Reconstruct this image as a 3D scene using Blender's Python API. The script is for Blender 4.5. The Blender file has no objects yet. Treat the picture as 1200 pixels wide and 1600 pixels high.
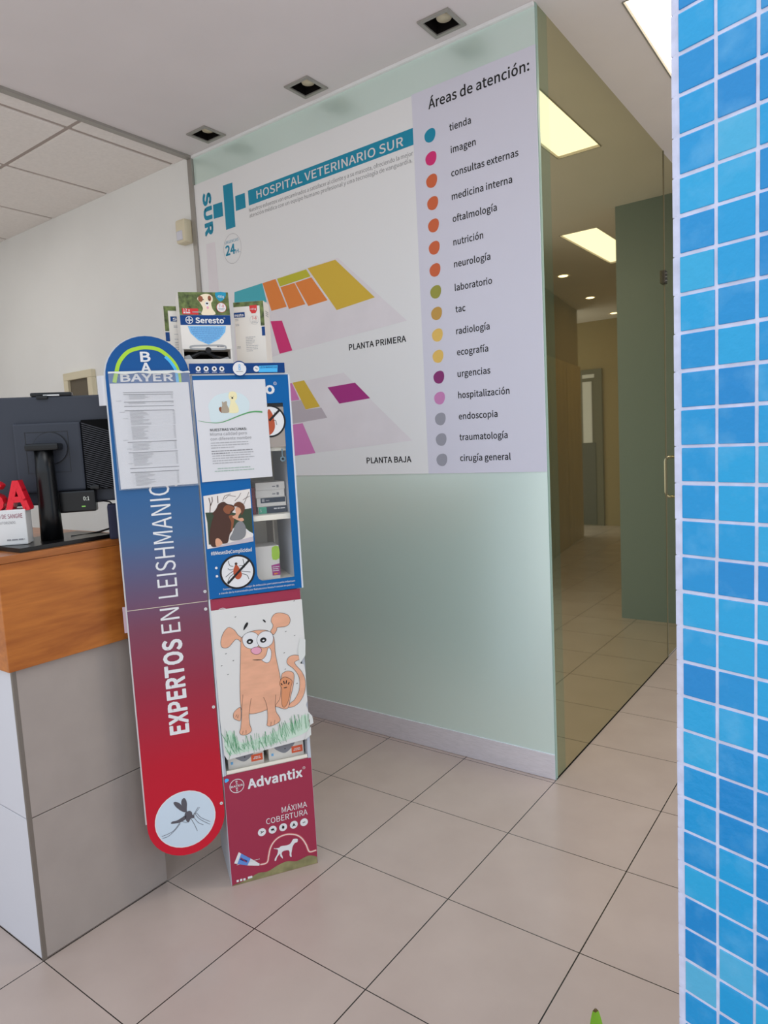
import bpy, bmesh, json, math, random
from mathutils import Vector, Matrix
random.seed(7)
SC = bpy.context.scene
COL = SC.collection
PI = math.pi

# ---------------------------------------------------------------- camera, world, lights, exposure
cam_d = bpy.data.cameras.new('camera'); cam = bpy.data.objects.new('camera', cam_d); COL.objects.link(cam)
cam_d.sensor_fit = 'VERTICAL'; cam_d.sensor_height = 36.0; cam_d.lens = 36.0 * 1069.66 / 1600.0
cam_d.clip_start = 0.02; cam_d.clip_end = 100
yaw, pitch, roll = -0.63798, -0.10363, -0.05251
F = Vector((math.sin(yaw)*math.cos(pitch), math.cos(yaw)*math.cos(pitch), math.sin(pitch)))
R0 = Vector((math.cos(yaw), -math.sin(yaw), 0)); U0 = R0.cross(F)
R = R0*math.cos(roll) + U0*math.sin(roll); U = -R0*math.sin(roll) + U0*math.cos(roll)
M = Matrix((R, U, -F)).transposed().to_4x4(); M.translation = Vector((1.0275, -2.403, 1.3597))
cam.matrix_world = M
SC.camera = cam

vs = SC.view_settings
vs.view_transform = 'Standard'; vs.look = 'None'; vs.gamma = 1.0; vs.use_curve_mapping = False
vs.exposure = 0.0

world = bpy.data.worlds.new('daylight'); SC.world = world; world.use_nodes = True
wn = world.node_tree.nodes; wl = world.node_tree.links
wbg = wn['Background']; wbg.inputs['Strength'].default_value = 1.35
wc = wn.new('ShaderNodeTexCoord'); wsx = wn.new('ShaderNodeSeparateXYZ'); wr = wn.new('ShaderNodeValToRGB')
wl.new(wc.outputs['Generated'], wsx.inputs[0]); wl.new(wsx.outputs['Z'], wr.inputs[0]); wl.new(wr.outputs[0], wbg.inputs[0])
wr.color_ramp.elements[0].position = 0.0; wr.color_ramp.elements[0].color = (0.72, 0.72, 0.72, 1)
wr.color_ramp.elements[1].position = 0.25; wr.color_ramp.elements[1].color = (0.88, 1.0, 1.14, 1)

def area(name, loc, rot, sx, sy, power, col):
    l = bpy.data.lights.new(name, 'AREA'); l.shape = 'RECTANGLE'; l.size = sx; l.size_y = sy; l.energy = power; l.color = col
    o = bpy.data.objects.new(name, l); COL.objects.link(o); o.location = loc; o.rotation_euler = rot
    return o
# added fill for the reception side, stands for no known fixture
area('reception_fill', (-3.4, -1.3, 2.80), (0, 0, 0), 1.2, 1.2, 8, (1.0, 0.98, 0.95))
# unseen lamp put in above the entrance to brighten floor, stand and poster
area('entrance_fill', (0.2, -1.75, 2.82), (0, 0, 0), 0.9, 0.7, 6, (0.95, 1.0, 1.04))
# added fill that brightens the lobby floor and ceiling on the right
area('lobby_fill', (1.25, 0.3, 2.80), (0, 0, 0), 0.6, 0.6, 19, (1.0, 0.89, 0.73))
area('passage_light', (1.0, 6.2, 2.80), (0, 0, 0), 0.5, 2.5, 9, (1.0, 0.8, 0.52))

# ---------------------------------------------------------------- materials
def lin(c):
    c = c/255.0
    return c/12.92 if c <= 0.04045 else ((c+0.055)/1.055)**2.4
def rgb(r, g, b, k=1.0):
    return (min(lin(r)*k, 0.92), min(lin(g)*k, 0.92), min(lin(b)*k, 0.92), 1)
KA = 1.25      # albedo = photographed tone / mean illumination
MATS = {}
def mat(name, r, g, b, rough=0.5, metal=0.0, spec=0.4, k=None, emit=0):
    if name in MATS: return MATS[name]
    m = bpy.data.materials.new(name); m.use_nodes = True
    p = m.node_tree.nodes['Principled BSDF']
    p.inputs['Base Color'].default_value = rgb(r, g, b, KA if k is None else k)
    p.inputs['Roughness'].default_value = rough; p.inputs['Metallic'].default_value = metal
    p.inputs['Specular IOR Level'].default_value = spec
    if emit:
        p.inputs['Emission Color'].default_value = rgb(r, g, b, 1); p.inputs['Emission Strength'].default_value = emit
    MATS[name] = m
    return m
def nodes(m):
    return m.node_tree.nodes, m.node_tree.links, m.node_tree.nodes['Principled BSDF']
def add_noise(m, scale=8, amt=0.06, stretch=(1, 1, 1), bump=0, bscale=None):
    """subtle tonal variation (and bump) over the flat colour"""
    n, l, p = nodes(m)
    tc = n.new('ShaderNodeTexCoord'); mp = n.new('ShaderNodeMapping'); mp.inputs['Scale'].default_value = stretch
    l.new(tc.outputs['Object'], mp.inputs[0])
    nz = n.new('ShaderNodeTexNoise'); nz.inputs['Scale'].default_value = scale; nz.inputs['Detail'].default_value = 4
    l.new(mp.outputs[0], nz.inputs['Vector'])
    base = tuple(p.inputs['Base Color'].default_value)
    rp = n.new('ShaderNodeValToRGB')
    rp.color_ramp.elements[0].position = 0.3; rp.color_ramp.elements[1].position = 0.7
    rp.color_ramp.elements[0].color = tuple(c*(1-amt) for c in base[:3])+(1,)
    rp.color_ramp.elements[1].color = tuple(min(c*(1+amt), 1) for c in base[:3])+(1,)
    l.new(nz.outputs[0], rp.inputs[0]); l.new(rp.outputs[0], p.inputs['Base Color'])
    if bump:
        nb = n.new('ShaderNodeTexNoise'); nb.inputs['Scale'].default_value = bscale or scale*6; nb.inputs['Detail'].default_value = 3
        l.new(mp.outputs[0], nb.inputs['Vector'])
        bp = n.new('ShaderNodeBump'); bp.inputs['Strength'].default_value = bump; bp.inputs['Distance'].default_value = 0.002
        l.new(nb.outputs[0], bp.inputs['Height']); l.new(bp.outputs[0], p.inputs['Normal'])
    return m

M_plaster = add_noise(mat('plaster_ceiling', 190, 185, 185, 0.9, spec=0.1, k=1.62), 3, 0.02)
M_tileceil = add_noise(mat('ceiling_tile_white', 200, 194, 190, 0.9, spec=0.1, k=1.62), 60, 0.03)
M_joint = mat('ceiling_joint', 150, 140, 134, 0.8, spec=0.1, k=1.62)
M_wall = add_noise(mat('white_wall_paint', 203, 199, 196, 0.8, spec=0.15, k=1.62), 2, 0.02)
M_beige = mat('passage_wall_paint', 138, 120, 86, 0.8, spec=0.1, k=1.35)
M_greymetal = mat('grey_metal', 150, 146, 140, 0.4, 0.3)
M_darkmetal = mat('dark_metal', 70, 66, 60, 0.35, 0.6)
M_steel = mat('brushed_steel', 196, 194, 202, 0.42, 0.55, k=1.6)
add_noise(M_steel, 30, 0.06, (1, 1, 12))
M_chrome = mat('chrome', 200, 195, 185, 0.12, 1.0)
M_white = mat('white_plastic', 200, 198, 196, 0.4)
M_shelf = mat('shelf_white', 204, 198, 184, 0.5, k=1.5)
M_side = mat('stand_side_white', 178, 182, 190, 0.5)
M_black = mat('black_plastic', 12, 12, 14, 0.3, k=1.0)
M_void = mat('black_void', 30, 28, 27, 0.9, spec=0.0, k=1.0)
M_ink = mat('black_print', 28, 26, 28, 0.6, k=1.0)
M_ink2 = mat('grey_print', 128, 126, 128, 0.6)
M_ink3 = mat('light_grey_print', 160, 158, 160, 0.6)
M_teal = mat('teal_print', 18, 134, 164, 0.5)
M_whiteprint = mat('white_print', 212, 210, 210, 0.5)
M_paper = add_noise(mat('white_paper', 203, 201, 203, 0.6), 5, 0.015)
M_tan = mat('cream_wood', 208, 199, 172, 0.5)
M_navy = mat('navy_cloth', 26, 26, 48, 0.7)
M_redplastic = mat('red_plastic', 205, 20, 40, 0.35)
M_pink = mat('pink_print', 205, 120, 178, 0.5); M_magenta = mat('magenta_print', 206, 44, 112, 0.5)
M_purple = mat('purple_print', 160, 40, 122, 0.5); M_orange = mat('orange_print', 222, 128, 56, 0.5)
M_dorange = mat('dot_orange', 202, 98, 58, 0.5); M_yellow = mat('yellow_print', 208, 174, 58, 0.5)
M_lyellow = mat('light_yellow_print', 222, 184, 96, 0.5); M_mustard = mat('mustard_print', 190, 148, 72, 0.5)
M_olive = mat('olive_print', 186, 180, 46, 0.5); M_dolive = mat('dot_olive', 150, 148, 62, 0.5)
M_tealroom = mat('turquoise_print', 66, 168, 180, 0.5); M_dgrey = mat('dot_grey', 150, 150, 160, 0.5)
M_mauve = mat('mauve_grey_print', 182, 172, 178, 0.5); M_plan = add_noise(mat('plan_grey_print', 195, 190, 193, 0.5, k=1.62), 6, 0.03)
M_blue = mat('blue_print', 4, 88, 150, 0.35, spec=0.25); M_dblue = mat('dark_blue_print', 6, 56, 114, 0.4, spec=0.25)
M_lblue = mat('light_blue_print', 110, 170, 215, 0.5); M_cyan = mat('cyan_print', 70, 170, 225, 0.5)
M_wine = mat('wine_print', 148, 44, 68, 0.4); M_green = mat('green_print', 82, 150, 92, 0.5)
M_lime = mat('lime_print', 158, 196, 50, 0.5); M_brown = mat('brown_print', 132, 76, 48, 0.5)
M_dbrown = mat('dark_brown_print', 70, 42, 32, 0.5); M_skin = mat('skin_print', 205, 150, 120, 0.5)
M_shirt = mat('grey_shirt_print', 120, 120, 122, 0.5); M_foliage = mat('foliage_print', 52, 66, 48, 0.5)
M_sky = mat('pale_sky_print', 214, 206, 200, 0.5); M_salmon = add_noise(mat('salmon_crayon', 214, 158, 128, 0.7), 14, 0.08, (1, 1, 3))
M_pinknose = mat('pink_crayon', 214, 150, 170, 0.6); M_grasspen = mat('green_pen', 70, 150, 100, 0.6)
M_grasswash = mat('green_wash', 190, 208, 190, 0.6); M_cream = mat('cream_print', 232, 212, 168, 0.5)
M_catgrey = mat('cat_grey_print', 160, 146, 128, 0.5); M_blob = mat('pale_blue_wash', 196, 208, 210, 0.6)
M_greyins = mat('insect_grey_print', 84, 80, 86, 0.5); M_disc = add_noise(mat('disc_pale_blue', 190, 202, 212, 0.4), 6, 0.03)
M_tick = mat('tick_brown_print', 168, 74, 44, 0.5); M_red = mat('red_print', 196, 44, 44, 0.5)
M_carton = mat('carton_white', 200, 194, 186, 0.5, k=1.45); M_silver = mat('silver_print', 150, 150, 150, 0.4)
M_glow = mat('pale_pink_print', 240, 196, 186, 0.4); M_halo = mat('rose_print', 186, 84, 92, 0.4)
M_tubeblue = mat('tube_blue_print', 92, 132, 196, 0.4); M_kaki = add_noise(mat('stained_green_print', 128, 122, 84, 0.5), 30, 0.25)
M_leafy = add_noise(mat('garden_photo_print', 86, 98, 52, 0.5), 60, 0.75)
M_acrylic = mat('acrylic_edge', 196, 202, 208, 0.2)
M_tape = mat('tape_white', 205, 205, 200, 0.3)
M_navyprint = mat('navy_print', 40, 52, 66, 0.5); M_mint = mat('mint_print', 70, 160, 130, 0.5)
M_orangetag = mat('orange_tag', 214, 92, 58, 0.5)
M_wetgrey = mat('grey_heart_print', 128, 128, 134, 0.5)

def glassy(name, tr, rough=0.03, tint=(1, 1, 1)):
    m = bpy.data.materials.new(name); m.use_nodes = True; n = m.node_tree.nodes; l = m.node_tree.links
    n.remove(n['Principled BSDF']); out = n['Material Output']
    t = n.new('ShaderNodeBsdfTransparent'); t.inputs[0].default_value = tint+(1,)
    g = n.new('ShaderNodeBsdfPrincipled'); g.inputs['Base Color'].default_value = (0.8, 0.8, 0.82, 1); g.inputs['Roughness'].default_value = rough
    mx = n.new('ShaderNodeMixShader'); mx.inputs[0].default_value = 1-tr
    l.new(t.outputs[0], mx.inputs[1]); l.new(g.outputs[0], mx.inputs[2]); l.new(mx.outputs[0], out.inputs[0])
    return m
M_sleeve = glassy('clear_plastic_sleeve', 0.88, 0.12)
M_clear = glassy('clear_acrylic', 0.97, 0.05)

def mirror_glass(name, refl, under, fac, rough):
    m = bpy.data.materials.new(name); m.use_nodes = True; n = m.node_tree.nodes; l = m.node_tree.links
    n.remove(n['Principled BSDF']); out = n['Material Output']
    g = n.new('ShaderNodeBsdfGlossy'); g.inputs['Color'].default_value = refl+(1,); g.inputs['Roughness'].default_value = rough
    d = n.new('ShaderNodeBsdfDiffuse'); d.inputs['Color'].default_value = under+(1,)
    mx = n.new('ShaderNodeMixShader'); mx.inputs[0].default_value = fac
    l.new(d.outputs[0], mx.inputs[1]); l.new(g.outputs[0], mx.inputs[2]); l.new(mx.outputs[0], out.inputs[0])
    return m
M_bronze = mirror_glass('bronze_mirror_glass', (0.76, 0.72, 0.50), (0.125, 0.135, 0.08), 0.76, 0.02)
M_bronzeg = mirror_glass('green_edge_mirror_glass', (0.62, 0.68, 0.50), (0.12, 0.17, 0.11), 0.70, 0.03)
M_frost = mirror_glass('frosted_green_glass', (0.92, 1.0, 1.0), tuple(lin(c)*2.55 for c in (144, 160, 152)), 0.40, 0.29)
M_frostdoor = mat('frosted_grey_glass', 100, 116, 118, 0.4, spec=0.5)
M_glassedge = mat('glass_edge', 140, 165, 155, 0.2)

def floor_material():
    m = bpy.data.materials.new('floor_tile'); m.use_nodes = True; n, l, p = nodes(m)
    tc = n.new('ShaderNodeTexCoord'); sp = n.new('ShaderNodeSeparateXYZ'); l.new(tc.outputs['Object'], sp.inputs[0])
    def math_(op, a, b=None):
        k = n.new('ShaderNodeMath'); k.operation = op
        for i, v in enumerate((a, b)):
            if v is None: continue
            if isinstance(v, (int, float)): k.inputs[i].default_value = v
            else: l.new(v, k.inputs[i])
        return k.outputs[0]
    def grout(c, half):
        f = math_('DIVIDE', c, 0.4); f = math_('ADD', f, 100.5); f = math_('FRACT', f); f = math_('SUBTRACT', f, 0.5); f = math_('ABSOLUTE', f)
        return math_('LESS_THAN', f, half/0.4)
    g = math_('MAXIMUM', grout(sp.outputs['X'], 0.0017), grout(sp.outputs['Y'], 0.0014))
    nz = n.new('ShaderNodeTexNoise'); nz.inputs['Scale'].default_value = 4; nz.inputs['Detail'].default_value = 6; l.new(tc.outputs['Object'], nz.inputs['Vector'])
    rp = n.new('ShaderNodeValToRGB'); rp.color_ramp.elements[0].position = 0.3; rp.color_ramp.elements[1].position = 0.7
    rp.color_ramp.elements[0].color = rgb(162, 146, 137, 1.28); rp.color_ramp.elements[1].color = rgb(170, 154, 145, 1.28)
    l.new(nz.outputs[0], rp.inputs[0])
    mx = n.new('ShaderNodeMix'); mx.data_type = 'RGBA'; l.new(g, mx.inputs['Factor']); l.new(rp.outputs[0], mx.inputs['A']); mx.inputs['B'].default_value = (0.02, 0.017, 0.015, 1)
    l.new(mx.outputs['Result'], p.inputs['Base Color'])
    p.inputs['Roughness'].default_value = 0.26; p.inputs['Specular IOR Level'].default_value = 0.45
    nb = n.new('ShaderNodeTexNoise'); nb.inputs['Scale'].default_value = 90; l.new(tc.outputs['Object'], nb.inputs['Vector'])
    bp = n.new('ShaderNodeBump'); bp.inputs['Strength'].default_value = 0.05; bp.inputs['Distance'].default_value = 0.001
    l.new(nb.outputs[0], bp.inputs['Height']); l.new(bp.outputs[0], p.inputs['Normal'])
    return m
M_floor = floor_material()

def wood_material(name, ca, cb, stretch, rough=0.4):
    m = bpy.data.materials.new(name); m.use_nodes = True; n, l, p = nodes(m)
    tc = n.new('ShaderNodeTexCoord'); mp = n.new('ShaderNodeMapping'); mp.inputs['Scale'].default_value = stretch; l.new(tc.outputs['Object'], mp.inputs[0])
    nz = n.new('ShaderNodeTexNoise'); nz.inputs['Scale'].default_value = 1.0; nz.inputs['Detail'].default_value = 8; nz.inputs['Roughness'].default_value = 0.62; nz.inputs['Distortion'].default_value = 0.7
    l.new(mp.outputs[0], nz.inputs['Vector'])
    n2 = n.new('ShaderNodeTexNoise'); n2.inputs['Scale'].default_value = 5.0; n2.inputs['Detail'].default_value = 5; l.new(mp.outputs[0], n2.inputs['Vector'])
    ad = n.new('ShaderNodeMix'); ad.data_type = 'FLOAT'; ad.inputs[0].default_value = 0.3; l.new(nz.outputs[0], ad.inputs[2]); l.new(n2.outputs[0], ad.inputs[3])
    rp = n.new('ShaderNodeValToRGB'); e = rp.color_ramp.elements
    e[0].position = 0.34; e[0].color = rgb(*ca, 1.2); e[1].position = 0.66; e[1].color = rgb(*cb, 1.2)
    l.new(ad.outputs[0], rp.inputs[0]); l.new(rp.outputs[0], p.inputs['Base Color'])
    p.inputs['Roughness'].default_value = rough; p.inputs['Specular IOR Level'].default_value = 0.4
    return m
M_wood = wood_material('varnished_pine', (136, 70, 22), (186, 112, 46), (9, 1.6, 13), 0.35)
M_doorwood = wood_material('passage_door_wood', (150, 124, 66), (172, 146, 84), (8, 8, 1.2), 0.4)
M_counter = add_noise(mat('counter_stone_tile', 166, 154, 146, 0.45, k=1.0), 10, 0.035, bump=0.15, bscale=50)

def gradient_material():
    m = bpy.data.materials.new('board_gradient_print'); m.use_nodes = True; n, l, p = nodes(m)
    tc = n.new('ShaderNodeTexCoord'); sp = n.new('ShaderNodeSeparateXYZ'); l.new(tc.outputs['Object'], sp.inputs[0])
    mr = n.new('ShaderNodeMapRange'); mr.inputs['From Min'].default_value = 0.0; mr.inputs['From Max'].default_value = 1.55; l.new(sp.outputs['Z'], mr.inputs[0])
    rp = n.new('ShaderNodeValToRGB'); r = rp.color_ramp
    stops = [(0.0, (190, 24, 44)), (0.19, (174, 26, 44)), (0.34, (140, 42, 60)), (0.46, (114, 62, 80)), (0.54, (92, 78, 104)), (0.63, (62, 92, 130)), (0.78, (20, 86, 138)), (0.9, (2, 78, 138)), (1.0, (0, 70, 130))]
    while len(r.elements) < len(stops): r.elements.new(0.5)
    for e, (q, c) in zip(r.elements, stops): e.position = q; e.color = rgb(*c, KA)
    l.new(mr.outputs[0], rp.inputs[0]); l.new(rp.outputs[0], p.inputs['Base Color'])
    p.inputs['Roughness'].default_value = 0.35; p.inputs['Specular IOR Level'].default_value = 0.28
    return m
M_board = gradient_material()

def column_tile_material():
    m = bpy.data.materials.new('blue_glass_tile'); m.use_nodes = True; n, l, p = nodes(m)
    ge = n.new('ShaderNodeNewGeometry'); tc = n.new('ShaderNodeTexCoord')
    rp = n.new('ShaderNodeValToRGB'); r = rp.color_ramp
    stops = [(0.0, (0, 126, 192)), (0.4, (4, 140, 200)), (0.75, (14, 152, 206)), (0.95, (40, 160, 206)), (1.0, (100, 174, 204))]
    while len(r.elements) < len(stops): r.elements.new(0.5)
    for e, (q, c) in zip(r.elements, stops): e.position = q; e.color = rgb(*c, 1.12)
    l.new(ge.outputs['Random Per Island'], rp.inputs[0])
    nz = n.new('ShaderNodeTexNoise'); nz.inputs['Scale'].default_value = 22; nz.inputs['Detail'].default_value = 5; l.new(tc.outputs['Object'], nz.inputs['Vector'])
    r2 = n.new('ShaderNodeValToRGB'); r2.color_ramp.elements[0].position = 0.5; r2.color_ramp.elements[1].position = 0.85
    r2.color_ramp.elements[0].color = (0, 0, 0, 1); r2.color_ramp.elements[1].color = (0.38, 0.38, 0.38, 1); l.new(nz.outputs[0], r2.inputs[0])
    mx = n.new('ShaderNodeMix'); mx.data_type = 'RGBA'; l.new(r2.outputs[0], mx.inputs['Factor']); l.new(rp.outputs[0], mx.inputs['A']); mx.inputs['B'].default_value = rgb(120, 180, 214, 1.2)
    l.new(mx.outputs['Result'], p.inputs['Base Color'])
    p.inputs['Roughness'].default_value = 0.22; p.inputs['Specular IOR Level'].default_value = 0.5
    nb = n.new('ShaderNodeTexNoise'); nb.inputs['Scale'].default_value = 70; nb.inputs['Detail'].default_value = 3; l.new(tc.outputs['Object'], nb.inputs['Vector'])
    bp = n.new('ShaderNodeBump'); bp.inputs['Strength'].default_value = 0.45; bp.inputs['Distance'].default_value = 0.002
    l.new(nb.outputs[0], bp.inputs['Height']); l.new(bp.outputs[0], p.inputs['Normal'])
    return m
M_coltile = column_tile_material()
M_grout = add_noise(mat('pale_grout', 184, 186, 206, 0.8, k=1.3), 40, 0.12)

def emitter(name, col, strength):
    m = bpy.data.materials.new(name); m.use_nodes = True; n = m.node_tree.nodes; l = m.node_tree.links
    n.remove(n['Principled BSDF']); e = n.new('ShaderNodeEmission'); e.inputs[0].default_value = col+(1,); e.inputs[1].default_value = strength
    l.new(e.outputs[0], n['Material Output'].inputs[0]); return m
M_panel = emitter('warm_light_panel', (1.0, 0.88, 0.66), 2.6)
M_spot = emitter('warm_spot', (1.0, 0.8, 0.5), 6.0)
M_led = emitter('white_led', (0.8, 0.85, 0.8), 0.9)
M_ledg = emitter('green_led', (0.4, 0.9, 0.2), 0.6)

# ---------------------------------------------------------------- helpers
class Frame:
    """upright frame: u runs along the face, w out of the face, z up"""
    def __init__(s, ox, oy, ang, oz=0.0):
        s.o = Vector((ox, oy, oz)); s.a = ang
        s.d = Vector((math.cos(ang), math.sin(ang), 0)); s.n = Vector((math.sin(ang), -math.cos(ang), 0))
    def at(s, u, w, z): return s.o + s.d*u + s.n*w + Vector((0, 0, z))
WALL = Frame(0, 0, 0)
STAND = Frame(-0.602, -1.107, math.atan2(0.8405, 0.5418))
MON = Frame(-0.93, -1.40, math.atan2(0.769, 0.64))
COLF = Frame(0.847, -1.429, -0.296)

def smooth(pts, n=5, closed=True):
    out = []; N = len(pts)
    rng = range(N) if closed else range(N-1)
    for i in rng:
        g = (lambda k: pts[k % N]) if closed else (lambda k: pts[min(max(k, 0), N-1)])
        p0, p1, p2, p3 = g(i-1), g(i), g(i+1), g(i+2)
        for j in range(n):
            t = j/n; q = []
            for k in range(2):
                a, b, c, d = p0[k], p1[k], p2[k], p3[k]
                q.append(0.5*((2*b)+(-a+c)*t+(2*a-5*b+4*c-d)*t*t+(-a+3*b-3*c+d)*t**3))
            out.append(tuple(q))
    if not closed: out.append(tuple(pts[-1]))
    return out

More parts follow.
